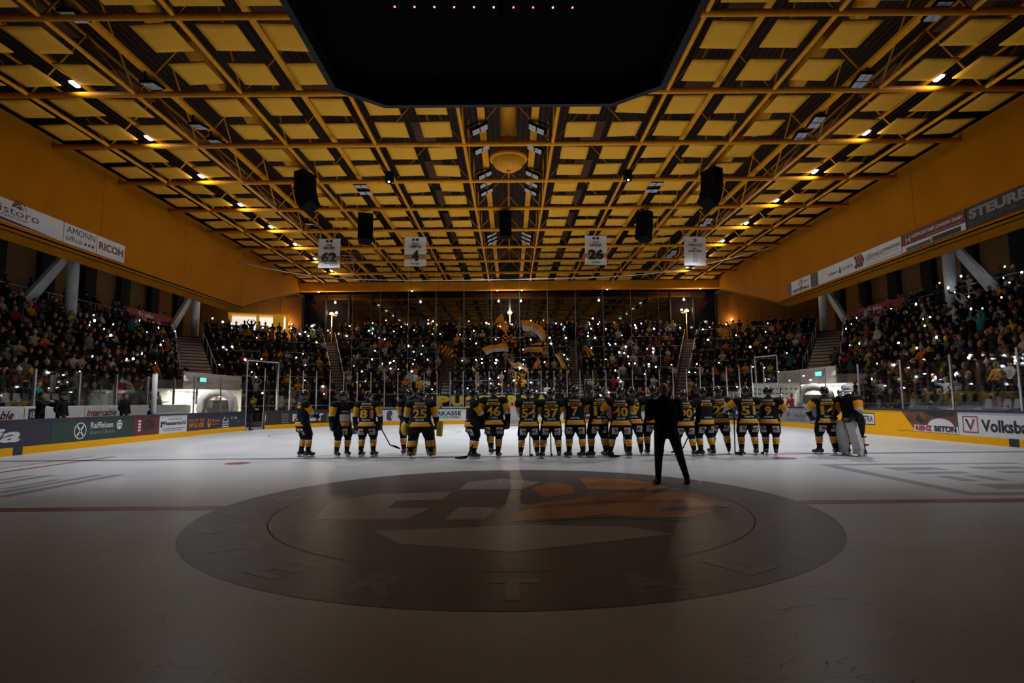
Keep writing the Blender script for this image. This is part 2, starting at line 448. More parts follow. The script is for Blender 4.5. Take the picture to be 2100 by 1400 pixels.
def ice_mat():
    m = bpy.data.materials.new('ice'); m.use_nodes = True
    n = m.node_tree.nodes; l = m.node_tree.links; b = n['Principled BSDF']
    b.inputs['IOR'].default_value = 1.31; b.inputs['Specular IOR Level'].default_value = .15
    tc = n.new('ShaderNodeTexCoord')
    nz = n.new('ShaderNodeTexNoise'); nz.inputs['Scale'].default_value = .45; nz.inputs['Detail'].default_value = 6
    l.new(tc.outputs['Object'], nz.inputs['Vector'])
    cr = n.new('ShaderNodeValToRGB'); cr.color_ramp.elements[0].position=.3; cr.color_ramp.elements[0].color=(.47,.475,.49,1)
    cr.color_ramp.elements[1].position=.7; cr.color_ramp.elements[1].color=(.55,.555,.57,1)
    l.new(nz.outputs['Fac'], cr.inputs['Fac']); l.new(cr.outputs['Color'], b.inputs['Base Color'])
    # skate scratches: thin curved cuts along contour lines of stretched noise, broken up by a mask; fine relief and frost only
    lines = None
    for sc_, k_, rot, strx in ((.9,7.0,.3,3.2),(1.5,7.0,1.25,3.4),(2.2,5.0,2.3,2.6)):
        mp = n.new('ShaderNodeMapping'); mp.inputs['Rotation'].default_value=(0,0,rot); mp.inputs['Scale'].default_value=(1,strx,1)
        l.new(tc.outputs['Object'], mp.inputs['Vector'])
        nn = n.new('ShaderNodeTexNoise'); nn.inputs['Scale'].default_value=sc_; nn.inputs['Detail'].default_value=1.0; nn.inputs['Distortion'].default_value=.4
        l.new(mp.outputs['Vector'], nn.inputs['Vector'])
        mu = n.new('ShaderNodeMath'); mu.operation='MULTIPLY'; mu.inputs[1].default_value=k_; l.new(nn.outputs['Fac'], mu.inputs[0])
        pp = n.new('ShaderNodeMath'); pp.operation='PINGPONG'; pp.inputs[1].default_value=.5; l.new(mu.outputs[0], pp.inputs[0])
        mr = n.new('ShaderNodeMapRange'); mr.inputs['From Min'].default_value=.0; mr.inputs['From Max'].default_value=.012; mr.inputs['To Min'].default_value=1; mr.inputs['To Max'].default_value=0
        l.new(pp.outputs[0], mr.inputs['Value'])
        mk_ = n.new('ShaderNodeTexNoise'); mk_.inputs['Scale'].default_value=1.1*sc_+.5; l.new(mp.outputs['Vector'], mk_.inputs['Vector'])
        mm = n.new('ShaderNodeMapRange'); mm.inputs['From Min'].default_value=.52; mm.inputs['From Max'].default_value=.60; l.new(mk_.outputs['Fac'], mm.inputs['Value'])
        mx_ = n.new('ShaderNodeMath'); mx_.operation='MULTIPLY'; l.new(mr.outputs['Result'], mx_.inputs[0]); l.new(mm.outputs['Result'], mx_.inputs[1])
        if lines is None: lines = mx_.outputs[0]
        else:
            ad = n.new('ShaderNodeMath'); ad.operation='MAXIMUM'; l.new(lines, ad.inputs[0]); l.new(mx_.outputs[0], ad.inputs[1]); lines = ad.outputs[0]
    bp = n.new('ShaderNodeBump'); bp.inputs['Strength'].default_value=.6; bp.inputs['Distance'].default_value=.006
    l.new(lines, bp.inputs['Height'])
    l.new(bp.outputs['Normal'], b.inputs['Normal'])
    mr2 = n.new('ShaderNodeMapRange'); mr2.inputs['To Min'].default_value=.28; mr2.inputs['To Max'].default_value=.45
    l.new(nz.outputs['Fac'], mr2.inputs['Value']); l.new(mr2.outputs['Result'], b.inputs['Roughness'])
    return m
def iced(name, col):                             # paint under the ice: same gloss, own colour
    m = ice_mat(); m.name = name
    cr = [x for x in m.node_tree.nodes if x.type == 'VALTORGB'][0]
    cr.color_ramp.elements[0].color = (*[c*.85 for c in col],1); cr.color_ramp.elements[1].color = (*col,1)
    return m
pts = [(-HW,YN)] + [(HW,YN)] + [tuple(rp(STOT-i*STOT/240)[0]) for i in range(0,241)]
pts = [p for i,p in enumerate(pts) if i < 2 or p[1] > YN+.5]
t = MB(); t.prism(pts, -.01, .0)
ice = struct(t.build('ice_sheet', ice_mat()), 'white ice sheet with painted lines and centre circle emblem', 'ice')
imap = lambda u,v,l: Vector((u,v,l))
RLINE, BLINE = iced('paint_red',(.30,.085,.09)), iced('paint_blue_grey',(.16,.17,.20))
LGREY, LDARK, LORG, LPALE = iced('paint_grey',(.30,.295,.32)), iced('paint_charcoal',(.13,.115,.118)), iced('paint_orange',(.40,.17,.06)), iced('paint_pale',(.34,.30,.29)); LDIM = iced('paint_dim',(.20,.18,.175))
CY = 8.45
shape(ice, imap, [rect(-15,CY-.15,10.8,.3), rect(4.2,CY-.15,10.8,.3)], RLINE, .002, 'red_line')
shape(ice, imap, [rect(-15,15.55,30,.3)], BLINE, .002, 'blue_line')
shape(ice, imap, [rect(-13.5,34.1,27,.06)], RLINE, .002, 'goal_line')
for x in (-6.9,6.9): shape(ice, imap, [disc(x,14.6,.3)], RLINE, .002, 'faceoff_dot')
for x in (-7,7):
    shape(ice, imap, ringp(x,28.2,4.45,4.5,48), RLINE, .002, 'faceoff_circle'); shape(ice, imap, [disc(x,28.2,.3)], RLINE, .002, 'faceoff_dot')
shape(ice, imap, [rect(-11.6,11.6,.16,5.2), rect(-12.3,11.6,.08,5.4)], RLINE, .002, 'painted_stripe')
# centre emblem: dark disc with rim lettering, pale and orange shapes
shape(ice, imap, ringp(0,CY,3.25,4.2,64) + [disc(0,CY,3.26,n=64)], LDARK, .002, 'emblem_disc')
wd = 'PUSTERTAL'
for i,ch in enumerate(wd):
    a = math.radians(168 + 17*i); cx, cy_ = 3.72*math.cos(a), CY+3.72*math.sin(a)
    rr = a + PI/2
    f = (lambda cx,cy_,rr: (lambda u,v,l: Vector((cx+u*math.cos(rr)-v*math.sin(rr), cy_+u*math.sin(rr)+v*math.cos(rr), l))))(cx,cy_,rr)
    letters(ice, f, ch, -.22,-.26,.44,.52, LDIM, .004, 'emblem_letter', bold=.03)
E_ = lambda p: [(x, CY+y) for x,y in p]
shape(ice, imap, [E_([(-2.55,-.9),(-1.35,-.95),(-1.15,-.2),(-1.75,-.15),(-1.75,.45),(-1.05,.5),(-1.0,1.25),(-2.2,1.1),(-2.75,.4)]),
                  E_([(-.85,-1.0),(-.35,-1.0),(-.2,-.15),(-.75,-.15)]), E_([(-.9,1.5),(.2,1.5),(.55,2.3),(-.2,2.8),(-.8,2.4)]),
                  E_([(-1.6,-1.6),(0.2,-1.35),(1.4,-1.5),(1.8,-1.9),(0,-2.6),(-1.2,-2.2)])], LPALE, .004, 'emblem_shape')
shape(ice, imap, [E_([(-.05,-1.15),(.9,-.9),(2.3,-1.0),(3.1,-.2),(3.0,.9),(1.7,1.0),(1.0,.5),(.3,.1)]),
                  E_([(.5,.6),(1.0,.9),(1.1,1.8),(.75,2.3),(.35,1.6)]), E_([(1.3,1.4),(2.8,1.3),(2.3,2.5),(1.3,2.9)])], LORG, .004, 'emblem_shape')
shape(ice, imap, [E_([(.1,-.35),(1.6,.12),(2.6,.1),(2.5,.22),(1.4,.28),(.2,-.15)]), E_([(.1,-1.2),(1.3,-.95),(2.2,-1.25),(2.0,-1.05),(1.2,-.75)]),
                  E_([(2.0,-.6),(3.0,-.35),(2.9,-.2),(2.1,-.3)])], LDARK, .006, 'emblem_shape')
# advert painted in the ice on both sides
shape(ice, imap, [rect(7.0,8.9,.28,4.3), rect(7.28,12.95,4.2,.25), rect(7.28,8.9,4.2,.25)], LGREY, .002, 'ice_advert')
for q in range(2):
    f = (lambda q: (lambda u,v,l: Vector((8.0+1.8*q+v, 12.6-u, l))))(q)
    shape(ice, f, [rect(.1,0,.5,1.1), rect(.9,0,.3,1.1), rect(1.5,.1,.7,.3), rect(1.5,.7,.7,.3), rect(2.6,0,.5,1.0)], LGREY, .002, 'ice_advert')
for q in range(2):
    f = (lambda q: (lambda u,v,l: Vector((-8.3-1.5*q-v, 9.6+u, l))))(q)
    shape(ice, f, [rect(0,0,2.9,.25), rect(.5,.45,2.4,.2), rect(1.0,.8,1.2,.16)], LGREY, .002, 'ice_advert')
# ------------------------------------------------------------------ rink boards with adverts
boards = struct(empty('rink_boards'), 'rink boards with printed adverts and yellow kick strip', 'boards')
def strip(name, s0, s1, z0, z1, off, thick, material, parent, step=.6):
    n = max(1, int((s1-s0)/step)) if not (s1 <= SL or s0 >= STOT-SL) else 1
    t = MB(); vs=[]; fs=[]
    for i in range(n+1):
        p, nn = rp(s0+(s1-s0)*i/n); a = p+nn*off; b_ = p+nn*(off-thick)
        vs += [(a.x,a.y,z0),(a.x,a.y,z1),(b_.x,b_.y,z1),(b_.x,b_.y,z0)]
    for i in range(n):
        for k in range(4): fs.append((4*i+k, 4*i+(k+1)%4, 4*i+4+(k+1)%4, 4*i+4+k))
    fs += [(3,2,1,0),(4*n,4*n+1,4*n+2,4*n+3)]
    t.add(vs, fs); return t.build(name, material, parent)
ZB0, ZB1, ZCAP = .24, 1.0, 1.07
def advert(s0, s1, material, label=None):
    o = strip('advert_panel', s0+.006, s1-.006, ZB0, ZB1, .0, .05, material, boards)
    if label: o['label'] = label
    return o, bmap(s0), s1-s0
DOOR0, DOOR1 = 43.9, 45.3
for a,b_ in ((0,29.4),(29.75,DOOR0),(DOOR1,93.8),(94.15,STOT)):
    strip('kick_strip', a, b_, .0, ZB0, .012, .06, KICK, boards)
for a,b_ in ((29.4,29.75),(93.8,94.15)): strip('kick_strip', a, b_, 0, ZB0, .012, .06, NAVY, boards)
for a,b_ in ((0,DOOR0),(DOOR1,STOT)):
    strip('cap_rail', a, b_, ZB1, ZCAP, .02, .16, NAVY, boards)
    strip('board_back', a, b_, 0, ZB1, -.06, .1, mat('board_back',(.3,.3,.32),.6), boards)
# left side
o,f,w_ = advert(24, 30.8, NAVY); letters(o,f,'eria',3.3,.40,2.35,.42,PWHITE,shear=.25,bold=.03)
o,f,w_ = advert(0, 24, NAVY)
o,f,w_ = advert(30.8, 34.86, GREEN)
letters(o,f,'Raiffeisen',1.75,.66,1.15,.22,PWHITE); letters(o,f,'Bruneck | Brunico',1.75,.42,1.3,.16,PGREY)
shape(o,f,ringp(1.27,.60,.25,.29,28),PWHITE); shape(o,f,[rect(1.08,.57,.0,.0)] if False else [[(1.10,.45),(1.15,.41),(1.44,.75),(1.39,.79)],[(1.39,.41),(1.44,.45),(1.15,.79),(1.10,.75)]],PWHITE,.006)
shape(o,f,[disc(3.25,.74,.15,.18)],PWHITE,.006); shape(o,f,[rect(3.17,.80,.06,.06),rect(3.28,.80,.06,.06),rect(3.17,.68,.06,.06),rect(3.28,.68,.06,.06)],GREEN,.009)
o,f,w_ = advert(34.86, 36.56, DKRED)
for k in range(4): shape(o,f,[rect(.30,.42+.12*k,.17,.08)],PWHITE)
letters(o,f,'GS',.62,.45,.72,.42,PBLACK,bold=.05)
o,f,w_ = advert(36.56, 38.64, WHITEB)
letters(o,f,'Fliesenservice KG',.35,.58,1.65,.17,PBLACK,bold=.03); shape(o,f,[rect(.08,.63,.12,.12),rect(.22,.63,.12,.12),rect(.08,.50,.12,.12)],NAVY)
shape(o,f,[rect(.6,.82,1.1,.035),rect(.2,.42,1.7,.03),rect(.3,.34,1.4,.03)],PGREY)
o,f,w_ = advert(38.64, DOOR0, NAVY)
letters(o,f,'FOLLOW THE',.12,.64,1.35,.15,ORANGE); letters(o,f,'WOLVES',.12,.38,1.35,.22,ORANGE,bold=.03)
shape(o,f,[disc(1.95,.55,.17,.22)],ORANGE); shape(o,f,[disc(1.98,.6,.08,.1)],NAVY,.008)
letters(o,f,'Bruno',2.25,.58,.75,.18,ORANGE); shape(o,f,[rect(2.25,.46,.7,.03)],ORANGE)
shape(o,f,[[(3.25,.6),(3.55,.92),(3.85,.6),(3.77,.6),(3.55,.82),(3.33,.6)],rect(3.25,.52,.6,.06),rect(3.25,.40,.6,.06),rect(3.25,.28,.6,.06)],PWHITE)
letters(o,f,'Goelle',4.05,.68,.5,.14,PWHITE); letters(o,f,'Jenzer',4.6,.48,.5,.12,PGREY)
# far end
o,f,w_ = advert(DOOR1, 46.4, BROWN); letters(o,f,'NA',.05,.48,.75,.34,PWHITE)
o,f,w_ = advert(46.4, 50.02, BROWN)
letters(o,f,'FORST',.85,.38,2.0,.46,PWHITE,bold=.05)
for k in range(4):
    letters(o,f,'BIER',.15,.31+.15*k,.45,.10,PGREY); letters(o,f,'BIRRA',3.05,.31+.15*k,.45,.10,PGREY)
o,f,w_ = advert(50.02, 52.76, WHITEB); letters(o,f,'GB',1.0,.45,.8,.35,PPURP)
o,f,w_ = advert(52.76, 55.6, WHITEB)
shape(o,f,[disc(.78,.6,.3,.33)],PPURP); shape(o,f,ringp(1.05,.52,.12,.2,20,.6,5.6),PWHITE,.008); letters(o,f,'GSB',1.25,.36,1.3,.34,PGREY,bold=.04)
shape(o,f,ringp(.25,.80,.05,.08,12)+ringp(.25,.60,.05,.08,12)+ringp(.25,.40,.05,.08,12),PGREY)
o,f,w_ = advert(55.6, 58.68, WHITEB)
letters(o,f,'SPARKASSE',.25,.58,2.4,.28,PBLACK,bold=.03); letters(o,f,'CASSA DI RISPARMIO',.25,.40,2.4,.13,PBLACK)
o,f,w_ = advert(58.68, 63.0, WHITEB)
o,f,w_ = advert(63.0, 65.08, WHITEB); letters(o,f,'go',.1,.42,.7,.45,PPURP)
o,f,w_ = advert(65.08, 68.4, DKRED); letters(o,f,'Es lebe',1.05,.70,1.3,.20,PWHITE,bold=.03); letters(o,f,'Fair Play',1.25,.40,1.7,.24,PWHITE,bold=.04)
o,f,w_ = advert(68.4, 71.3, WHITEB); letters(o,f,'storm',1.1,.45,1.4,.28,PBLACK,bold=.03)
o,f,w_ = advert(71.3, 75.2, WHITEB)
o,f,w_ = advert(75.2, 78.9, NAVY); letters(o,f,'OBERHOFER',.15,.58,1.9,.24,PWHITE,shear=.15); shape(o,f,[rect(.2,.40,1.6,.04)],PGREY)
o,f,w_ = advert(78.9, 82.36, mat('board_grey',(.30,.29,.31),.4)); letters(o,f,'Winkler',1.2,.45,1.95,.36,PBLACK,bold=.0)
shape(o,f,[rect(.65,.4,.2,.45)],ORANGE); shape(o,f,[rect(1.2,.36,1.9,.03)],PBLACK)
o,f,w_ = advert(82.36, 84.6, mat('board_mauve',(.10,.08,.10),.4)); letters(o,f,'illuma',.12,.3,.6,.12,PWHITE)
o,f,w_ = advert(84.6, 88.84, KICK); shape(o,f,[rect(1.35,.38,1.55,.5)],PBLACK); shape(o,f,[rect(1.39,.42,1.47,.42)],PWHITE,.008); letters(o,f,'SELECTRA',1.46,.49,1.33,.27,PBLACK,.012,bold=.02)
BET = mat('board_rust',(.16,.06,.03),.4,var=.5,scale=2)
o,f,w_ = advert(88.84, 91.88, BET); shape(o,f,[[(0,.26),(1.0,.26),(.3,.98),(0,.98)]],KICK,.003)
shape(o,f,[rect(.95,.26,2.08,.24), disc(2.25,.46,.62,.3,16,0,PI)],PWHITE,.006); letters(o,f,'RIENZ',1.02,.30,.82,.18,REDC,.012,bold=.05); letters(o,f,'BETON',1.95,.30,1.0,.2,PBLACK,.012,bold=.05)
shape(o,f,[[(1.4,.98),(2.9,.98),(2.9,.85),(2.0,.78)],[(1.0,.7),(1.2,.9),(1.5,.6),(1.3,.55)]],PBLACK,.004)
o,f,w_ = advert(91.88, 97.5, WHITEB)
shape(o,f,framep(.2,.34,.62,.54,.035),REDC,.006); shape(o,f,[[(.3,.78),(.40,.78),(.51,.52),(.51,.40)]],PBLACK,.006); shape(o,f,[[(.51,.40),(.51,.52),(.62,.78),(.72,.78)]],REDC,.006)
letters(o,f,'Volksbank',.95,.40,2.2,.38,PBLACK,bold=.03)
o,f,w_ = advert(97.5, STOT, NAVY)

# ------------------------------------------------------------------ rink glass: posts and panes
glass = struct(empty('rink_glass'), 'tall clear rink glass with bright steel posts', 'glass')
def post(s, ztop, parent, r=.035):
    p, n = rp(s); t = MB(); t.box((0,0,(ztop+ZCAP)/2),(r*2,r*1.2,ztop-ZCAP)); t.box((0,0,ztop*.62),(r*2.6,r*2,.12))
    return t.build('post', METAL, parent, loc=(p.x-n.x*.05, p.y-n.y*.05, 0), rz=math.atan2(n.y,n.x)+PI/2)
def gpane(s0, s1, z1, parent):
    return strip('pane', s0+.02, s1-.02, ZCAP, z1, -.045, .012, GLASSR, parent, step=.9)
# side glass left (behind the bench opening), corner and end glass, right side glass
sl = [36.3, 39.2, 41.7, DOOR0]
for a in sl[:-1]: post(a, 2.85, glass)
for a,b_ in zip(sl[:-1],sl[1:]): gpane(a,b_,2.75,glass)
s = DOOR1; ends=[]
while s < 78.6: ends.append(s); s += .872
for a in ends: post(a, 3.5, glass, .03)
for a,b_ in zip(ends[:-1],ends[1:]): gpane(a,b_,3.42,glass)
sr = [ends[-1], 81.5, 83.9, 86.5, 89.2, 91.7, 94.3, 97.0, 99.7]
for a in sr[1:]: post(a, 2.95, glass)
for a,b_ in zip(sr[:-1],sr[1:]): gpane(a,b_,2.88,glass)
# tall gate frame above the open door and its mirror on the right
for s0,s1 in ((DOOR0,46.2),(77.9,79.6)):
    t = MB(); p0,_ = rp(s0); p1,_ = rp(s1)
    t.tube((p0.x,p0.y,0 if s0<50 else ZCAP),(p0.x,p0.y,3.9),.04); t.tube((p1.x,p1.y,ZCAP),(p1.x,p1.y,3.9),.04); t.tube((p0.x,p0.y,3.9),(p1.x,p1.y,3.9),.035)
    t.build('gate_frame', METAL, glass)
dr = thing('rink_door', 'open player door swung onto the ice with clear upper pane', 'door', (-14.25,33.2,0), -1.35)
MB().box((-.62,0,.52),(1.24,.08,1.04)).build('door_leaf', WHITEB, dr); MB().box((-.62,0,1.9),(1.2,.012,1.65)).build('pane', GLASSR, dr)
t = MB(); t.box((0,0,1.4),(.06,.06,2.8)); t.box((-1.24,0,1.4),(.06,.06,2.8)); t.box((-.62,0,2.76),(1.24,.06,.06)); t.build('door_frame', mat('door_frame_black',(.02,.02,.02),.5), dr)

# ------------------------------------------------------------------ goal
g = thing('hockey_goal', 'red framed hockey goal with white net at the far end', 'goal', (.45,34.15,0))
REDP = mat('goal_red',(.5,.04,.04),.4)
t = MB(); t.tube((-.915,0,0),(-.915,0,1.22),.035); t.tube((.915,0,0),(.915,0,1.22),.035); t.tube((-.95,0,1.22),(.95,0,1.22),.035); t.build('goal_frame', REDP, g, True)
t = MB(); t.path([(-.915,0,.03),(-1.0,.6,.03),(-.5,1.1,.03),(.5,1.1,.03),(1.0,.6,.03),(.915,0,.03)],.03); t.build('base_frame', PWHITE, g, True)
net = pane_mat('net_white',(.7,.7,.7),.3,.9,False)
MB().slab([(-.9,.05,.05),(.9,.05,.05),(.9,.05,1.2),(-.9,.05,1.2)] if False else [(-.8,1.08,.05),(.8,1.08,.05),(.8,.5,1.2),(-.8,.5,1.2)],(0,.01,0)).build('net', net, g)
MB().slab([(-.92,0,.05),(-.8,1.08,.05),(-.8,.5,1.2),(-.92,0,1.2)],(.01,0,0)).build('net', net, g)
MB().slab([(.92,0,.05),(.8,1.08,.05),(.8,.5,1.2),(.92,0,1.2)],(.01,0,0)).build('net', net, g)

# ------------------------------------------------------------------ left bench zone
bz = struct(empty('bench_wall'), 'white wall with printed adverts behind the player bench', 'wall')
MB().box((-17.25,15,.72),(.12,31,1.5)).build('wall_body', WHITEP, bz)
wmap = lambda y0: (lambda u,v,l: Vector((-17.19+l, y0+u, v)))
def wad(y0,y1,m): return MB().box((-17.18,(y0+y1)/2,1.17),(.02,y1-y0,.5)).build('advert_panel', m, bz), (lambda u,v,l: Vector((-17.165+l,y0+u,v)))
for y0 in (18.0, 23.15, 12.8):
    o,f = wad(y0,y0+1.95,WHITEB); letters(o,f,'intercable',.1,1.05,1.75,.27,DKRED,shear=.35,bold=.01); shape(o,f,[rect(0,.92,1.95,.08)],DKRED)
o,f = wad(20.3,22.9,WHITEB); shape(o,f,[rect(.15,1.0,.45,.36)],NAVY); letters(o,f,'ib',.22,1.05,.3,.24,PWHITE,.01); shape(o,f,[rect(.15,1.36,.45,.04)],ORANGE)
MB().box((-17.2,16,.62),(.06,22,.34)).build('skirt_board', DKRED, bz)
gl = struct(empty('bench_glass'), 'clear glass screen standing on the white bench wall', 'glass')
for k in range(8):
    y = 16.4+2.15*k; MB().box((-17.25,y,2.15),(.09,.07,1.35)).build('post', METAL, gl)
    if k < 7: MB().box((-17.25,y+1.07,2.12),(.012,2.06,1.3)).build('pane', GLASSR, gl)
struct(MB().box((-16.1,16,.1),(2.0,20,.2)).build('floor_bench', mat('bench_platform',(.05,.05,.055),.8)),'low dark platform under the player bench','platform')
t = thing('player_bench', 'long dark wooden player bench behind the left boards', 'bench', (-16.6,20,.2))
MB().box((0,0,.43),(.36,11,.05)).build('seat_board', mat('bench_wood',(.10,.06,.04),.6), t)
for k in range(6): MB().box((0,-5+2*k,.2),(.3,.08,.4)).build('leg', METAL, t)
t = thing('padded_post', 'thick white padded post at the end of the bench', 'post', (-15.1,24.25,1.07))
MB().tube((0,0,0),(0,0,1.72),.10,n=12).build('padding', WHITEP, t, True); MB().tube((0,0,1.72),(0,0,1.77),.105,n=12).build('top_cap', METAL, t)

# ------------------------------------------------------------------ terraces
CROWD = []      # (kind, pos, heading, block, row, index)
def lerp(a,b,t): return (a[0]+(b[0]-a[0])*t, a[1]+(b[1]-a[1])*t)
def terrace(name, label, A0, B0, A1, B1, n, z0, rise, material=CONC, stepname='terrace_step', zbase=0.0, seg=None):
    root = struct(empty(name), label, 'terrace')
    for k in range(n):
        if seg: (a,b_),(d_,c) = seg(k,k/n), seg(k,(k+1)/n)
        else: a,b_,c,d_ = lerp(A0,A1,k/n), lerp(B0,B1,k/n), lerp(B0,B1,(k+1)/n), lerp(A0,A1,(k+1)/n)
        MB().prism([a,b_,c,d_], zbase, z0+rise*k).build(stepname, material, root)
        if stepname == 'stair_step':             # dark nosing along the front edge
            dn = Vector((d_[0]-a[0], d_[1]-a[1])).normalized()*.03; zt = z0+rise*k
            MB().slab([(a[0]-dn.x,a[1]-dn.y,zt-.07),(b_[0]-dn.x,b_[1]-dn.y,zt-.07),(b_[0]-dn.x,b_[1]-dn.y,zt+.004),(a[0]-dn.x,a[1]-dn.y,zt+.004)],(dn.x*2,dn.y*2,0)).build('nosing', NOSE, root)
    return root
BL = {}; SEG = {}; NOSE = mat('stair_nosing',(.10,.05,.04),.8)
def block(key, name, label, A0,B0,A1,B1,n,z0,rise,spacing,seated,occ):
    def seg(k, f):                               # row edge; the first rows of the side stands stop short of the tunnel
        a, b_ = lerp(A0,A1,f), lerp(B0,B1,f)
        if key == 'left' and k < 3: b_ = (b_[0], 29.9)
        if key == 'right' and k < 4: a = (a[0], 29.9)
        return a, b_
    terrace(name, label, A0,B0,A1,B1,n,z0,rise, seg=seg)
    BL[key] = (A0,B0,A1,B1,n,z0,rise,spacing,seated,occ); SEG[key] = seg
block('left', 'terrace_left','dark stepped terrace of the left side stand',(-17.4,10),(-17.4,30.0),(-27.0,10),(-27.0,45.2),12,1.15,.49,.56,True,.86)
block('right','terrace_right','dark stepped terrace of the right side stand',(16.6,29.0),(16.6,10),(27.0,45.2),(27.0,10),13,.62,.50,.56,True,.88)
block('corner left','terrace_corner_left','standing terrace in the far left corner',(-17.9,36.6),(-12.1,40.3),(-25.4,46.6),(-17.2,51.6),13,.3,.53,.55,False,.84)
block('corner right','terrace_corner_right','standing terrace in the far right corner',(12.1,40.3),(17.9,36.6),(17.2,51.6),(25.4,46.6),13,.3,.53,.55,False,.84)
def aisle(x0,x1): pass
EN = [(-11.0,-5.2,-15.9,-5.9),(-4.3,4.6,-5.0,5.2),(5.5,11.0,6.1,15.9)]
for i,(a,b_,c,d_) in enumerate(EN):
    block(('end left','end centre','end right')[i],'terrace_end_%s'%('left','centre','right')[i],'standing terrace %s behind the far goal'%('left','centre','right')[i],
          (a,39.9),(b_,39.9),(c,51.6),(d_,51.6),14,.05,.50,.55,False,.88)
# stairs between the blocks
ST = [('left',(-19.75,34.0),(-18.5,35.9),(-26.9,45.3),(-25.5,46.5),15,2.85,.285),('right',(18.5,35.9),(19.75,34.0),(25.5,46.5),(26.9,45.3),15,2.85,.285),
      ('corner_left',(-12.0,40.2),(-11.1,39.9),(-17.1,51.6),(-16.0,51.6),26,.1,.263),('corner_right',(11.1,39.9),(12.0,40.2),(16.0,51.6),(17.1,51.6),26,.1,.263),
      ('end_left',(-5.1,39.9),(-4.4,39.9),(-5.85,51.6),(-5.05,51.6),26,.1,.25),('end_right',(4.7,39.9),(5.4,39.9),(5.25,51.6),(6.05,51.6),26,.1,.25)]
for key,A0,B0,A1,B1,n,z0,r_ in ST:
    A0_,B0_ = A0,B0
    terrace('stairs_'+key, 'pale concrete stair between the terraces, %s' % key.replace('_',' '), A0_,B0_,A1,B1,n,z0,r_,CONCW,'stair_step')
# top walkway behind the stands
for s in (-1,1):
    struct(MB().prism([(s*27.0,10),(s*29.5,10),(s*29.5,53),(s*27.0,53)] if s>0 else [(s*29.5,10),(s*27.0,10),(s*27.0,53),(s*29.5,53)],0,7.0).build('floor_walkway_%s'%('left' if s<0 else 'right'),CONC),'upper walkway behind the %s stand'%('left' if s<0 else 'right'),'walkway')
    struct(MB().prism(([(-27,45.4),(-16.2,51.7),(-16.2,53.2),(-27,53.2)] if s<0 else [(16.2,51.7),(27,45.4),(27,53.2),(16.2,53.2)]),0,7.0).build('floor_landing_%s'%('left' if s<0 else 'right'),CONC),'upper landing in the far %s corner'%('left' if s<0 else 'right'),'walkway')
struct(MB().box((0,52.4,3.5),(32.4,1.5,7.0)).build('floor_walkway_end',CONC),'upper walkway behind the end terrace','walkway')
# Y-shaped white columns and top rails
def column(x, y, s, label):
    t = thing('support_column', label, 'column', (x,y,7.0 if abs(x)>26.9 else 6.6))
    MB().tube((0,0,0),(0,0,4.3),.31,n=20).build('shaft', WHITEP, t, True)
    m = MB(); m.slab([(s*.25,-.3,3.9),(s*.25,.25,3.9),(s*.6,-2.2,.2),(s*.6,-3.0,.2)],(s*.28,0,0)); m.build('raking_strut', WHITEP, t)
column(-26.2,33.6,-1,'thick white column with raking strut above the left stand, nearer one')
column(-26.2,47.0,-1,'white column by the far left corner with raking strut')
column(26.2,33.2,1,'thick white column with raking strut above the right stand, nearer one')
column(26.2,47.0,1,'white column by the far right corner with raking strut')
for s in (-1,1):
    t = struct(empty('trim_%d'%(1 if s<0 else 2)),'steel guard rail along the top walkway on the %s'%('left' if s<0 else 'right'),'railing')
    for z in (8.05,7.55): MB().tube((s*27.0,12,z),(s*27.0,45,z),.03,n=6).build('rail', METAL, t, True)
    for k in range(18): MB().tube((s*27.0,12+1.9*k,7.0),(s*27.0,12+1.9*k,8.05),.03,n=6).build('rail_post', METAL, t)
    # red banner on the rail
    y0,y1 = (39.3,45.2) if s<0 else (38.2,43.6)
    bn = thing('rail_banner','red fabric banner with white letters tied to the %s walkway rail'%('left' if s<0 else 'right'),'banner',(s*26.93,y0,7.35))
    RB = mat('banner_red',(.40,.03,.04),.6)
    MB().box((0,(y1-y0)/2,.5),(.02,y1-y0,1.0)).build('cloth', RB, bn)
    f = (lambda u,v,l: Vector((.014,u,v))) if s<0 else (lambda u,v,l: Vector((-.014,y1-y0-u,v)))
    if s<0: letters(bn,f,'Es lebe',1.6,.55,1.7,.34,PWHITE,bold=.03); letters(bn,f,'Fair Play',2.2,.12,2.4,.36,PWHITE,bold=.03)
    else: letters(bn,f,'Es lebe',1.3,.55,1.7,.34,PWHITE,bold=.03); letters(bn,f,'Fair Play',1.9,.12,2.4,.36,PWHITE,bold=.03)
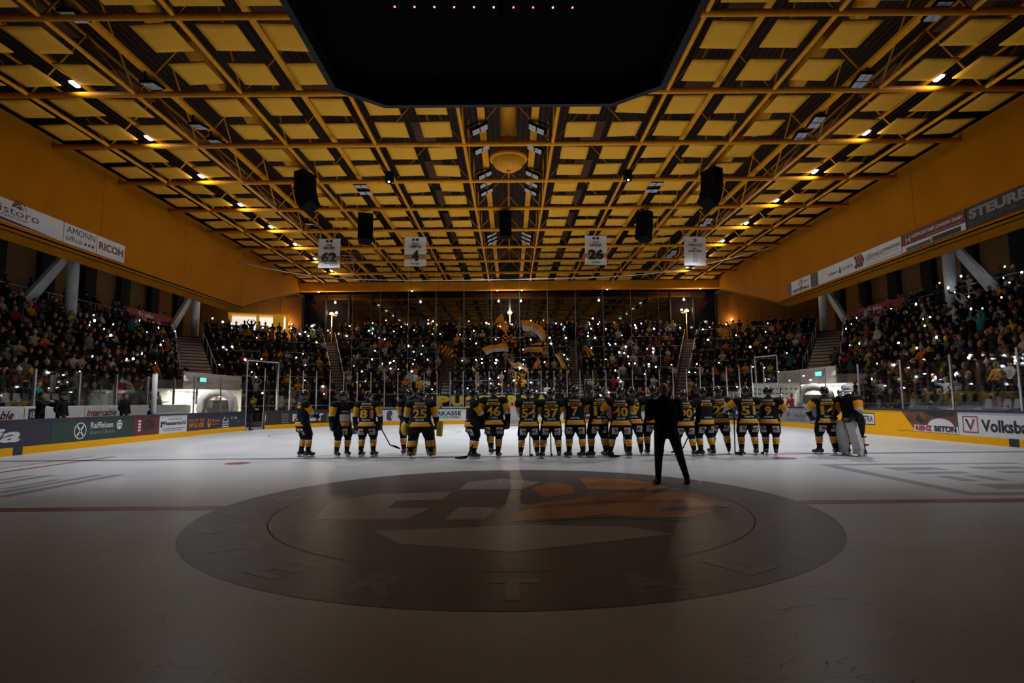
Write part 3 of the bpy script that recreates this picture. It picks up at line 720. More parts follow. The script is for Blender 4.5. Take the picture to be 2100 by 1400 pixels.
# tunnels under the stairs in both corners
def tunnel(s):
    nm = 'left' if s<0 else 'right'
    root = struct(empty('tunnel_'+nm),'lit players tunnel with white walls in the %s corner'%nm,'tunnel')
    TW = mat('tunnel_white',(.80,.78,.70),.6)
    MB().box((s*18.4,33.2,2.55),(2.4,6.4,.45)).build('tunnel_roof', CONCW, root)
    MB().box((s*19.6,33.2,1.2),(.15,6.4,2.4)).build('tunnel_wall', TW, root)
    MB().box((s*18.3,36.3,1.2),(2.5,.15,2.4)).build('tunnel_wall', TW, root)
    MB().box((s*17.2,33.2,2.95),(.1,6.4,.5)).build('parapet', CONCW, root)
    lt = MB().box((s*18.5,33.8,2.28),(1.2,3.0,.06)).build('ceiling_lamp', mat('tunnel_lamp',(1,1,1),emit=(1,.93,.78),estr=5.0,sample=False), root)
    ld = bpy.data.lights.new('tunnel_light','AREA'); ld.energy = 160; ld.color=(1,.93,.8); ld.size=1.2; ld.size_y=3
    lo = bpy.data.objects.new('tunnel_light', ld); C.objects.link(lo); lo.parent=root; lo.location=(s*18.5,33.8,2.22)
    # white wall low in front of the opening
    MB().box((s*17.3,30.2,.72),(.12,1.4,1.44)).build('side_wall', WHITEP, root)
tunnel(-1); tunnel(1)
def arch(x,y,rz,label):
    t = thing('inflatable_arch',label,'arch',(x,y,0),rz)
    W = mat('arch_white',(.72,.71,.68),.5,bump=.3,bscale=3)
    pts=[(-.8,0,0),(-.82,0,1.2),(-.72,0,1.75),(-.4,0,2.05),(0,0,2.12),(.4,0,2.05),(.72,0,1.75),(.82,0,1.2),(.8,0,0)]
    MB().path(pts,.2,10).build('front_tube', W, t, True); MB().path([(p[0],.55,p[2]) for p in pts],.2,10).build('rear_tube', W, t, True)
    MB().path([(p[0]*.98,1.1,p[2]) for p in pts],.2,10).build('rear_tube', W, t, True)
    m = MB(); m.slab([(-.62,.9,0),(.62,.9,0),(.62,.9,1.7),(-.62,.9,1.7)],(0,.03,0)); m.build('curtain', mat('arch_curtain',(.55,.53,.49),.8,bump=.6,bscale=4), t)
    return t
arch(-16.2,31.6,.35,'white inflatable players arch in front of the left tunnel')
arch(16.3,30.6,-.45,'white inflatable players arch in front of the right tunnel')
t = thing('interview_wall','brightly lit backdrop wall printed with rows of small logos','backdrop',(15.9,34.2,0),-.25)
MB().box((0,0,1.25),(2.6,.06,2.3)).build('panel', mat('backdrop_white',(.85,.87,.86),.6), t)
rl = random.Random(5); mk = MB(); mk2 = MB()
for j in range(7):
    for i in range(10): (mk2 if (i+j)%5==0 else mk).box((-1.15+.25*i+rl.uniform(-.01,.01),-.035,.45+.27*j),(.15,.004,.09))
mk.build('logo_row', PGREY, t); mk2.build('logo_row', REDC, t)
MB().box((0,-.15,2.42),(2.6,.1,.06)).build('lamp_bar', METAL, t)
ld = bpy.data.lights.new('backdrop_lamp','AREA'); ld.energy=30; ld.size=2.4; ld.size_y=.3; ld.shape='RECTANGLE'
lo = bpy.data.objects.new('backdrop_lamp',ld); C.objects.link(lo); lo.parent=t; lo.location=(0,-.9,2.35); lo.rotation_euler=(math.radians(-35),0,0)
# kiosk in the upper left corner
t = thing('kiosk','brightly lit yellow and white snack kiosk above the left corner terrace','kiosk',(-22.6,50.9,7.0),.35)
KY = mat('kiosk_yellow',(.85,.45,.02),.5,emit=(.9,.42,.02),estr=.25,sample=False)  # yellow parts and rear panel glow themselves, standing in for kiosk lighting
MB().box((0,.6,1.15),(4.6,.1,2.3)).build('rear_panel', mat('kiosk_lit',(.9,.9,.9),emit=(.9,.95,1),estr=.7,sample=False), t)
MB().box((0,-.4,.5),(4.8,.1,1.0)).build('counter', KY, t); MB().box((0,.1,2.4),(5.0,1.4,.14)).build('roof', KY, t)
for x in (-2.35,-.1,1.6,2.35): MB().box((x,-.4,1.6),(.25 if x!=1.6 else .9,.1,1.5)).build('pillar', KY, t)
# exit signs
for i,(x,y,z,lb) in enumerate(((-12.6,52.85,8.35,'green exit sign left of the end window band'),(-7.2,52.85,8.35,'green exit sign over the left end terrace'),(5.2,52.85,8.35,'green exit sign right of the waving flags'),
        (13.2,52.85,8.4,'green exit sign over the right end terrace'),(-17.1,31.6,2.82,'green exit sign above the left tunnel'),(17.1,31.4,2.85,'green exit sign above the right tunnel'))):
    t = thing('exit_sign',lb,'sign',(x,y,z), 0 if i<4 else (PI/2 if x<0 else -PI/2),'green exit signs')
    MB().box((0,-.03,0),(.62,.10,.26)).build('housing', METAL, t); MB().box((0,-.09,0),(.56,.03,.2)).build('lit_face', EXITM, t)
# lamp posts in front of the end window
for x,lb in ((-16.6,'warm lamp post at the left end of the window band'),(.0,'warm lamp post in the middle behind the flags'),(16.5,'warm lamp post at the right end of the window band')):
    t = thing('lamp_post',lb,'lamp',(x,52.6,7.0),0,'lamp posts by the end window')
    MB().tube((0,0,0),(0,0,2.75),.05,n=8).build('pole', STEELY, t); MB().tube((0,0,1.2),(0,-.08,2.5),.03,n=6).build('light_strip', POSTM, t)
    MB().lathe([(.06,0),(.26,.06),(.26,.1),(.05,.2)],14,Matrix.Translation((0,-.05,2.72))).build('lamp_head', METAL, t, True)
    MB().tube((0,-.05,2.68),(0,-.05,2.74),.22,n=14).build('lamp_lens', POSTM, t)
    ld = bpy.data.lights.new('post_light','POINT'); ld.energy=POST_W; ld.color=POST_COL; ld.shadow_soft_size=.10
    lo = bpy.data.objects.new('post_light',ld); C.objects.link(lo); lo.parent=t; lo.location=(0,-.6,3.05)

for s_,lb in ((-1,'warm wall lamp glowing on the ochre panels of the far left corner'),(1,'warm wall lamp glowing on the ochre panels of the far right corner')):
    t = thing('wall_lamp',lb,'lamp',(s_*20.9,53.17,8.9),0,'wall lamps in the far corners')
    MB().box((0,-.04,0),(.22,.08,.16)).build('housing', METAL, t); MB().lathe([(.03,-.14),(.11,-.08),(.12,.0)],12,Matrix.Translation((0,-.14,.1))).build('lamp_glass', POSTM, t, True)
    ld = bpy.data.lights.new('wall_lamp_light','POINT'); ld.energy=18; ld.color=(1,.55,.2); ld.shadow_soft_size=.1
    lo = bpy.data.objects.new('wall_lamp_light',ld); C.objects.link(lo); lo.parent=t; lo.location=(0,-.5,.05)

for s_,nm in ((-1,'left'),(1,'right')):  # lamps added only to brighten the arch fronts
    t = thing('tunnel_spotlight','small black spotlight on the %s tunnel parapet aimed at the arch'%nm,'light',(s_*17.2,30.05,3.2),0,'spotlights on the tunnel parapets')
    MB().tube((0,0,0),(0,0,.12),.02,n=6).build('stem', METAL, t); MB().tube((0,-.02,.16),(-s_*.10,.16,.08),.06,.075,12).build('lamp_can', BLACKM, t)
    ld = bpy.data.lights.new('arch_spot','SPOT'); ld.energy=220; ld.spot_size=math.radians(60); ld.spot_blend=.6; ld.color=(1,.96,.88); ld.shadow_soft_size=.05
    lo = bpy.data.objects.new('arch_spot',ld); C.objects.link(lo); lo.parent=t; lo.location=(-s_*.14,-.3,.08)
    lo.rotation_euler=(Vector((-s_*.9,1.7,-2.3))).to_track_quat('-Z','Y').to_euler()
# ------------------------------------------------------------------ scoreboard cube over centre ice
t = thing('scoreboard','huge black octagonal scoreboard hanging over centre ice','scoreboard',(-.2,8.2,8.0))
def octo(a,b_,c,d_): return [(-c,-b_),(c,-b_),(a,-d_),(a,d_),(c,b_),(-c,b_),(-a,d_),(-a,-d_)]
MB().prism(octo(3.35,3.7,2.45,3.0),.35,3.6).build('body', BLACKM, t)
O, I = octo(3.5,3.85,2.55,3.1), octo(3.38,3.73,2.48,3.02)
for k in range(8):
    a,b_,c,d_ = O[k],O[(k+1)%8],I[(k+1)%8],I[k]
    MB().prism([a,b_,c,d_],0,.62).build('rim_panel', NAVYM, t)
RG = [mat('status_red',(1,.1,.1),emit=(1,.25,.2),estr=2.5,sample=False), mat('status_green',(.1,1,.4),emit=(.3,1,.6),estr=2.5,sample=False)]
for k in range(10):
    MB().box((-1.76+.345*k,1.05+.006*k,.345),(.03,.03,.02)).build('status_light', RG[1 if k in (5,8) else 0], t)
MB().tube((.1,.9,.0),(.1,.9,.36),.05,n=8).build('camera_mount', BLACKM, t)
for x in (-2.5,2.5):
    for y in (-2.5,2.5): MB().tube((x,y,3.6),(x,y,7.1),.02,n=5).build('hanging_cable', METAL, t)

# ------------------------------------------------------------------ ceiling floodlights
LENS = mat('flood_lens',(.62,.62,.66),.25,bump=.3,bscale=120)
def flood_proto():
    t = empty('floodlight')
    MB().box((0,0,.05),(.72,.46,.08)).build('housing', BLACKM, t)
    for sx in (-1,1):
        for sy in (-1,1): MB().box((sx*.175,sy*.105,-.005),(.30,.18,.03)).build('lens', LENS, t)
    b = MB(); b.box((-.38,0,.18),(.03,.06,.3)); b.box((.38,0,.18),(.03,.06,.3)); b.box((0,0,.34),(.79,.06,.03)); b.build('bracket', BLACKM, t)
    return t
fp = flood_proto(); first = True; nfl = 0
FL = []
for sx in (-1,1):
    side = 'left' if sx<0 else 'right'
    for i,y in enumerate((18.6,21.6,23.4,26.2,27.3,28.4,36.0,36.9,37.8)):
        FL.append((sx*1.12,y,.0,sx*.45,'%s floodlight from the scoreboard on the %s tray of the centre strip'%(ordn(i+1),side)))
    for i,y in enumerate((11.0,14.9,18.4,21.3,22.6,33.6,34.7,41.0,42.0)):  # frontmost one on each side is unseen, added to light the players' backs
        FL.append((sx*12.1,y,.05,sx*.2,'%s floodlight counted from the front along the %s outer tray'%(ordn(i+1),side)))
    for i,y in enumerate((27.6,28.5)):
        FL.append((sx*7.4,y,.05,0,'%s black floodlight between panels on the %s middle tray'%(('nearer','farther')[i],side)))
for x,y,dz,ry,lb in FL:
    o = fp if first else copy_tree(fp); first = False
    o.location = (x,y,ZC+.02+dz); o.rotation_euler = (0,ry,PI/2 if abs(x)>11 else 0)
    tag(o, lb, 'floodlight', 'floodlights under the roof')
# the dimmed floods that are switched on: spot lamps just below their housings; front pair added for the players' backs
for x,y,e_,tx,ty,an,bl in ((-1.12,26.2,.5,-4,25,100,.9),(1.12,26.2,.5,4,25,100,.9),(-1.12,36.9,.5,-3,36,104,.9),(1.12,36.9,.5,3,36,104,.9),
        (-12.1,22.6,.5,-10.5,19.5,104,.9),(12.1,22.6,.5,10.5,19.5,104,.9),(-12.1,33.6,.5,-9,30,96,.9),(12.1,33.6,.5,9,30,96,.9),
        (-12.1,11.0,.46,-5.0,17.3,70,1),(12.1,11.0,.46,5.0,17.3,70,1)):
    ld = bpy.data.lights.new('flood_beam','SPOT'); ld.energy=FLOOD_W*e_; ld.color=FLOOD_COL; ld.spot_size=math.radians(an); ld.spot_blend=bl; ld.shadow_soft_size=.35
    lo = bpy.data.objects.new('flood_beam',ld); C.objects.link(lo); lo.location=(x,y,ZC-.15)
    lo.rotation_euler = (Vector((tx,ty,0))-Vector((x,y,ZC))).to_track_quat('-Z','Y').to_euler()
# small white luminaires on the outer trays
lp = empty('ceiling_luminaire')
MB().box((0,0,.06),(.22,.42,.07)).build('housing', METAL, lp); MB().box((0,0,.0),(.13,.34,.05)).build('lit_strip', LEDM, lp)
first = True
for sx in (-1,1):
    for i,y in enumerate(BEAMY[9:17]):
        o = lp if first else copy_tree(lp); first = False
        o.location = (sx*14.8,y-.35,ZC+.18)
        tag(o,'%s bright white luminaire from the front on the %s outer roof strip'%(ordn(i+1),'left' if sx<0 else 'right'),'light','white luminaires under the roof')
        ld = bpy.data.lights.new('luminaire_glow','POINT'); ld.energy=LED_W*(.3 if i < 2 else .8 if i < 4 else 1.25); ld.color=(1,.95,.85); ld.shadow_soft_size=.12
        lo = bpy.data.objects.new('luminaire_glow',ld); C.objects.link(lo); lo.parent=o; lo.location=(0,0,-.12)
for i,x in enumerate((-17.2,-8.8,-1.1,1.1,8.8,17.2)):
    o = copy_tree(lp); o.location=(x,50.55,11.42); o.scale=(.8,.35,1)
    tag(o,'%s small white lamp from the left along the end roof beam'%ordn(i+1),'light','white luminaires under the roof')
# ------------------------------------------------------------------ air outlet with duct
t = thing('air_outlet','yellow dome air outlet at the end of a fat duct in the centre strip','vent',(0,24.3,ZC-.25))
MB().lathe([(.12,-.30),(.35,-.28),(.62,-.1),(.72,.12),(.74,.2)],24).build('dome', STEELY, t, True)
MB().lathe([(.78,.16),(.84,.2),(.84,.3),(.76,.34)],24).build('rim', STEELY, t, True)
MB().lathe([(.62,.3),(.55,.6),(.40,.95),(.36,1.3)],20).build('neck', STEELY, t, True)
MB().path([(0,0,1.2),(0,-.3,1.65),(0,-.9,1.85),(0,-8,1.85)],.36,16).build('duct', STEELY, t, True)
MB().lathe([(.10,-.31),(.10,-.29)],12).build('cap', mat('vent_cap_rust',(.25,.05,.01),.6), t)
# ------------------------------------------------------------------ loudspeakers
def speaker(x,y,ztop,boxes,label,wd=.75,rz=0.0):
    t = thing('loudspeaker',label,'speaker',(x,y,ztop),rz,'black loudspeakers under the roof')
    z=0
    for k,(h,tilt,dy) in enumerate(boxes):
        M = Matrix.Translation((0,dy,z-h/2)) @ Matrix.Rotation(tilt,4,'X')
        b = MB(); b.slab([M@Vector(p) for p in ((-wd/2,-.3,-h/2),(wd/2,-.3,-h/2),(wd/2*.75,.3,-h/2),(-wd/2*.75,.3,-h/2))], M.to_3x3()@Vector((0,0,h-.045))); b.build('cabinet', SPKM, t)
        z -= h*.98
    b = MB(); b.tube((-.2,0,0),(-.08,0,.4),.015,n=5); b.tube((.2,0,0),(.08,0,.4),.015,n=5); b.tube((0,.2,0),(0,.1,.4),.015,n=5); b.build('rigging', STEELY, t)
    return t
BX = [(.45,0,0),(.45,-.12,-.02),(.45,-.3,-.1),(.42,-.55,-.26)]
speaker(-9.3,25,11.95,BX,'black curved loudspeaker cluster in front of the nearest left pipes',.9,1.2)
speaker(9.3,25,11.95,BX,'black curved loudspeaker cluster in front of the nearest right pipes',.9,-1.2)
speaker(-8.0,30.8,11.95,BX[:3]+[(.35,-.35,-.15)],'black loudspeaker cluster above the left player banners',.82,.3)
speaker(7.6,30.8,11.95,BX[:3]+[(.35,-.35,-.15)],'black loudspeaker cluster above the right player banners',.82,-.9)
speaker(-.2,30.8,12.0,[(.75,0,0),(.75,0,0)],'tall black loudspeaker box hanging in the centre strip',.66)
for s in (-1,1):
    t = thing('moving_light','small black stage light clamped under the %s roof pipe'%('left' if s<0 else 'right'),'light',(s*5.55,25.6,ZC-.05),0,'stage lights under the roof')
    b = MB(); b.box((0,0,-.08),(.34,.3,.16)); b.build('base', SPKM, t); b = MB(); b.box((-.17,0,-.3),(.04,.12,.35)); b.box((.17,0,-.3),(.04,.12,.35)); b.build('yoke', SPKM, t)
    MB().tube((0,-.12,-.5),(0,.1,-.25),.13,n=12).build('head', SPKM, t); MB().ell((0,-.13,-.5),(.045,.03,.045)).build('lens', LEDM, t)

# ------------------------------------------------------------------ honour banners
def banner(x,y,ztop,label,kind,lines,num=None,tilt=0):
    t = thing('honour_banner',label,'banner',(x,y,ztop),0,'white honour banners')
    t.rotation_euler=(0,tilt,0); w_,h_=1.36,1.85
    n=8; vs=[];fs=[]; m=MB()
    for j in range(n+1):
        for i in range(n+1): vs.append((-w_/2+w_*i/n, .02*math.sin(3*j/n*PI), -h_*j/n))
    for j in range(n):
        for i in range(n): a=j*(n+1)+i; fs.append((a+n+1,a+n+2,a+1,a)); 
    N=len(vs); vs+= [(a,b_+.012,c) for a,b_,c in vs]; fs+=[tuple(N+i for i in reversed(f)) for f in fs]
    m.add(vs,fs); m.build('cloth', mat('banner_white',(.92,.91,.91),.8,var=.03), t)
    MB().tube((-w_/2-.04,0,0),(w_/2+.04,0,0),.02,n=6).build('top_bar', METAL, t)
    for q in (-.6,.6): MB().tube((q,0,0),(q,0,12.25-ztop),.008,n=4).build('cord', METAL, t)
    f = lambda u,v,l: Vector((u,-.03-l,v))
    if kind=='n':
        shape(t,f,[rect(-.68,-1.42,1.36,.28)],mat('banner_orange',(.70,.24,.05),.6),.004,'stripe'); shape(t,f,[rect(-.68,-1.16,1.36,.035)],NUMG,.005,'stripe')
        shape(t,f,[disc(-.12,-.16,.085)],DKRED,.004,'crest'); shape(t,f,[disc(.12,-.16,.085)],PBLACK,.004,'crest')
        letters(t,f,lines[0],-.2,-.46,.4,.09,PBLACK,bold=.02); letters(t,f,lines[1],-.36,-.68,.72,.16,PBLACK,bold=.03)
        wn = .95 if len(num)>1 else .42
        letters(t,f,num,-wn/2-.03,-1.53,wn+.06,.68,NUMG,.006,bold=.09); letters(t,f,num,-wn/2,-1.5,wn,.62,PBLACK,.010,bold=.04)
        letters(t,f,lines[2],-.5 if len(lines[2])>10 else -.26,-1.75,1.0 if len(lines[2])>10 else .52,.10,PBLACK,bold=.02)
    else:
        shape(t,f,ringp(0,-.25,.05,.1,18),DKRED,.004,'crest')
        zz=-.62
        for s_,wd,hh in lines: letters(t,f,s_,-wd/2,zz,wd,hh,PBLACK,bold=.02); zz-=.19
banner(-11.25,34.8,11.7,'white banner with large number sixty-two on an orange stripe','n',('ARMIN','HELFER','2000-2001, 2009-2019'),'62')
banner(-5.87,34.8,11.75,'white banner with large single number four on an orange stripe','n',('MARTIN','CREPAZ','1991-2004'),'4')
banner(5.43,34.8,11.75,'white banner with large number twenty-six on an orange stripe','n',('OSKAR','DEGILIA','1986-2003'),'26',.02)
banner(11.65,34.8,11.65,'white banner listing cup years in black letters','c',[('COPPA ITALIA',.92,.13),('2011',.28,.1),('SUPERCOPPA',.86,.13),('2011',.26,.09),('2014',.28,.1),('2018',.28,.1)],None,.03)

# ------------------------------------------------------------------ sign strips on the fascias
lf = lambda y0: (lambda u,v,l: Vector((-18.90+l, y0+u, v)))
rf = lambda y0: (lambda u,v,l: Vector((18.90-l, y0-u, v)))
Z0,Z1 = 8.38,9.24
def sign(s,y0,y1,m,label):
    t = thing('sign_board',label,'sign',(0,0,0),0,'sponsor signs on the yellow fascia')
    MB().box((s*18.925,(y0+y1)/2,(Z0+Z1)/2),(.05,abs(y1-y0)-.015,Z1-Z0)).build('board', m, t)
    return t,(lf(min(y0,y1)) if s<0 else rf(max(y0,y1)))
t,f = sign(-1,17.0,23.55,WHITEB,'white sign with red sun logo and dark serif letters on the left fascia')
letters(t,f,'Christoro',2.3,8.72,3.0,.30,PPURP,bold=0); letters(t,f,'GROUP',3.6,8.58,1.2,.09,PPURP)
shape(t,f,ringp(4.35,9.0,.30,.33,16,0,PI),PBLACK); shape(t,f,[disc(4.3,9.0,.25,n=16,a1=PI)],DKRED,.005); shape(t,f,ringp(4.35,9.0,.14,.17,12,0,PI),PWHITE,.009)
shape(t,f,[[(0,8.39),(6.3,8.39),(5.2,8.44),(3.5,8.52),(1,8.50),(0,8.56)]],DKRED)
t,f = sign(-1,23.58,25.5,WHITEB,'white sign reading AMONN office with three small squares')
letters(t,f,'AMONN',.15,8.86,1.65,.27,PBLACK,bold=.0); letters(t,f,'office',.1,8.52,.95,.22,PBLACK,bold=0)
for k,m in enumerate((NAVY,REDC,PBLACK)): shape(t,f,[rect(1.18+.23*k,8.55,.13,.11)],m)
t,f = sign(-1,25.52,27.4,WHITEB,'white sign with dark red RICOH lettering')
letters(t,f,'RICOH',.14,8.64,1.62,.36,DKRED,bold=.03)
t,f = sign(1,38.1,34.2,WHITEB,'white sign with dark ends reading nordbau')
shape(t,f,[rect(0.02,Z0+.01,.55,Z1-Z0-.02),rect(3.05,Z0+.01,.83,Z1-Z0-.02)],NAVY)
for k in range(5): shape(t,f,[rect(.1,8.5+.15*k,.4,.03),rect(3.2,8.5+.15*k,.5,.03)],PGREY,.009)
letters(t,f,'nord',.72,8.46,1.1,.28,PBLACK,bold=.04); letters(t,f,'bau',1.85,8.46,.95,.28,DKRED,bold=.04); shape(t,f,[[(1.4,8.8),(1.75,9.15),(1.85,9.15),(1.6,8.8)]],PGREY); shape(t,f,[rect(1.88,8.76,.1,.42)],DKRED); letters(t,f,'Elsna',2.1,8.92,.65,.14,PBLACK)
t,f = sign(1,34.2,26.75,WHITEB,'long white sign for a pharmacy with red wave marks')
letters(t,f,'TERMO',1.05,8.66,1.05,.16,PBLACK); letters(t,f,'CLARA',2.55,8.70,1.0,.17,PBLACK)
shape(t,f,[[(2.18,8.72),(2.32,8.98),(2.46,8.72),(2.32,8.82)]],PBLACK); shape(t,f,[[(2.18,8.70),(2.32,8.80),(2.46,8.70),(2.32,8.55)]],DKRED)
for k in range(3): shape(t,f,[[(3.65+.25*k,8.6),(3.85+.25*k,8.8),(3.65+.25*k,9.2),(3.85+.25*k,9.2),(4.08+.25*k,8.85),(3.85+.25*k,8.45)]],DKRED)
letters(t,f,'Lafarmacia.',4.75,8.76,1.35,.28,PBLACK,bold=0); letters(t,f,'SONNENAPOTHEKE',6.1,8.82,1.28,.18,PBLACK); shape(t,f,[rect(4.8,8.66,1.1,.03),rect(6.0,8.7,1.2,.03),rect(4.75,8.46,2.6,.025)],PGREY)
t,f = sign(1,26.72,22.85,DKRED,'dark red builder sign with white and teal strips below')
letters(t,f,'HOFFGARTNER JOHANN GmbH',.7,8.88,3.0,.2,PWHITE,bold=.02); letters(t,f,'H',.3,8.78,.3,.28,PWHITE); shape(t,f,[rect(1.6,8.76,2.0,.03)],PGREY)
shape(t,f,[rect(.02,8.39,3.83,.3)],PWHITE); shape(t,f,[rect(.3,8.4,1.6,.17)],PTEAL,.009); shape(t,f,[rect(1.95,8.4,1.65,.22)],PBLACK,.009)
t,f = sign(1,22.82,17.0,PBLACK,'black sign with big grey STEU letters at the right edge')
letters(t,f,'STEURER',.15,8.72,3.2,.42,PGREY,bold=.05); letters(t,f,'INTERIOR',.15,8.48,2.2,.16,mat('print_dim',(.06,.06,.065),.5))

# ------------------------------------------------------------------ safety net cables at the far end
nt_ = thing('safety_net_cable','white sagging cable carrying the end safety net','cable',(0,38.9,0))
cp = [(-18.9,11.3),(-15.2,10.45),(-11.9,10.05),(-6.8,9.87),(-1.6,9.87),(3.6,9.94),(8.8,10.1),(12.2,10.52),(15.0,11.15),(18.9,12.15)]
pts=[]
for k in range(len(cp)-1):
    for q in range(4):
        a,b_ = cp[k],cp[k+1]; tt=q/4; pts.append((a[0]+(b_[0]-a[0])*tt,0,a[1]+(b_[1]-a[1])*tt))
pts.append((cp[-1][0],0,cp[-1][1]))
for _ in range(3): pts = [pts[0]]+[tuple((pts[i-1][c]+2*pts[i][c]+pts[i+1][c])/4 for c in range(3)) for i in range(1,len(pts)-1)]+[pts[-1]]
MB().path(pts,.035,6).build('cable', WHITEP, nt_, True)
for i,x in enumerate([-10.9+1.93*k for k in range(13)]):
    o = MB().tube((0,0,3.4),(0,0,11.9),.010,n=4).build('net_wire', METAL, loc=(x,39.0,0))
    tag(o,'%s thin vertical net wire from the left behind the end glass'%ordn(i+1),'wire','vertical wires of the end safety net')
# ------------------------------------------------------------------ bodies: tapered limbs fused into one surface
TMP = bpy.data.scenes.new('tmp_build')
def fuse(mb, voxel, smooth=2, ratio=1.0):
    me = mb.mesh('tmp', BLACK)
    ob = bpy.data.objects.new('tmp', me); TMP.collection.objects.link(ob)
    r = ob.modifiers.new('r','REMESH'); r.mode='VOXEL'; r.voxel_size=voxel
    if smooth: s_ = ob.modifiers.new('s','SMOOTH'); s_.iterations=smooth; s_.factor=.5
    if ratio < 1: d_ = ob.modifiers.new('d','DECIMATE'); d_.ratio=ratio
    vl = TMP.view_layers[0]; vl.update()
    dg = vl.depsgraph; dg.update()
    out = bpy.data.meshes.new_from_object(ob.evaluated_get(dg))
    TMP.collection.objects.unlink(ob); bpy.data.objects.remove(ob); bpy.data.meshes.remove(me)
    return out
class Body:
    def __init__(s): s.p=[]; s.mb=MB()
    def cap(s, a, b, ra, rb, bands):           # tapered limb; bands: material index or [(t_max, index), ...]
        a,b = Vector(a),Vector(b); s.p.append(('c',np.array(a),np.array(b),ra,rb,bands))
        s.mb.tube(a,b,ra,rb,10); s.mb.ell(a,(ra,)*3,10,6); s.mb.ell(b,(rb,)*3,10,6)
    def ell(s, c, r, bands):
        s.p.append(('e',np.array(c),np.array(r),bands)); s.mb.ell(c,r,12,8)
    def loft(s, rings, bands):                 # rings: (cx,cy,z,rx,ry)
        n=14; vs=[]; fs=[]
        for cx,cy,z,rx,ry in rings:
            for i in range(n): a=2*PI*i/n; vs.append((cx+rx*math.cos(a),cy+ry*math.sin(a),z))
        for k in range(len(rings)-1):
            for i in range(n): fs.append((k*n+i,k*n+(i+1)%n,(k+1)*n+(i+1)%n,(k+1)*n+i))
        fs += [tuple(range(n-1,-1,-1)),tuple(range((len(rings)-1)*n,len(rings)*n))]
        s.mb.add(vs,fs); s.p.append(('l',np.array(rings),None,bands))
    def mesh(s, name, mats, voxel=.02, smooth=2, ratio=1.0):
        me = fuse(s.mb, voxel, smooth, ratio)
        n = len(me.polygons); c = np.empty(n*3); me.polygons.foreach_get('center',c); c=c.reshape(-1,3)
        best = np.full(n,1e9); idx = np.zeros(n,int)
        for p in s.p:
            if p[0]=='c':
                _,a,b,ra,rb,bands = p; ab=b-a; t=np.clip(((c-a)@ab)/max(ab@ab,1e-9),0,1)
                d_ = np.linalg.norm(c-(a+t[:,None]*ab),axis=1)-(ra+(rb-ra)*t)
            elif p[0]=='e':
                _,ce,r_,bands = p; d_=(np.linalg.norm((c-ce)/r_,axis=1)-1)*r_.min(); t=(c[:,2]-ce[2]+r_[2])/(2*r_[2])
            else:
                _,rg,_,bands = p; z=c[:,2]; t=np.interp(z,rg[:,2],rg[:,2])
                cx,cy,rx,ry=[np.interp(z,rg[:,2],rg[:,k]) for k in (0,1,3,4)]
                d_=(np.sqrt(((c[:,0]-cx)/rx)**2+((c[:,1]-cy)/ry)**2)-1)*np.minimum(rx,ry)
                d_=d_+np.maximum(0,np.maximum(rg[0,2]-z,z-rg[-1,2])); t=z
            if isinstance(bands,int): m=np.full(n,bands)
            else:
                m=np.full(n,bands[-1][1])
                for tm,ix in reversed(bands): m[t<=tm]=ix
            k=d_<best; best[k]=d_[k]; idx[k]=m[k]
        me.materials.clear()
        for m in mats: me.materials.append(m)
        me.polygons.foreach_set('material_index', idx.astype(np.int32)); me.polygons.foreach_set('use_smooth',[True]*n)
        me.name=name; me.update()
        return me
def ik(a, b, l1, l2, hint):
    a,b,hint = Vector(a),Vector(b),Vector(hint); d_=b-a; L=min(d_.length,(l1+l2)*.995); d_.normalize(); b=a+d_*L
    x=(l1*l1-l2*l2+L*L)/(2*L); h=math.sqrt(max(0,l1*l1-x*x))
    hn=(hint-d_*hint.dot(d_)); hn.normalize()
    return a+d_*x+hn*h, b
def hand(B, wrist, dirv, up, m, r=.02, size=1.0, curl=.5, thumb=None):
    # palm, four unequal fingers bending in two joints, thumb from the side of the palm
    w=Vector(wrist); d_=Vector(dirv).normalized(); u=Vector(up); u=(u-d_*u.dot(d_)).normalized(); sd=d_.cross(u).normalized()
    if thumb is not None: sd = sd if sd.dot(Vector(thumb))>0 else -sd
    B.cap(w, w+d_*.075*size, .034*size, .04*size, m)
    for k,(off,L) in enumerate(((.036,.068),(.013,.078),(-.012,.073),(-.034,.056))):
        p=w+d_*.085*size+sd*off*size; q=p+(d_*math.cos(curl*.6)-u*math.sin(curl*.6))*L*.6*size; e_=q+(d_*math.cos(curl*1.7)-u*math.sin(curl*1.7))*L*.55*size
        B.cap(p,q,r*size*.62,r*size*.56,m); B.cap(q,e_,r*size*.56,r*size*.48,m)
    p=w+d_*.025*size+sd*.035*size; q=p+(d_*.7+sd*.8-u*.25).normalized()*.05*size; B.cap(p,q,r*size*.7,r*size*.6,m); B.cap(q,q+(d_*.9+sd*.2-u*.4).normalized()*.04*size,r*size*.58,r*size*.5,m)
def head(B, c, yaw, pitch, mskin, s=1.0):
    c=Vector(c); Rm=Matrix.Rotation(yaw,3,'Z')@Matrix.Rotation(pitch,3,'X')
    B.ell(c,(.078*s,.095*s,.118*s),mskin); B.ell(c+Rm@Vector((0,.03,-.065))*s,(.055*s,.06*s,.055*s),mskin)
    B.cap(c+Rm@Vector((0,.09,.01))*s,c+Rm@Vector((0,.108,-.02))*s,.012*s,.016*s,mskin)
    for q in (-1,1): B.ell(c+Rm@Vector((q*.08,0,-.01))*s,(.014*s,.026*s,.034*s),mskin)
    return Rm
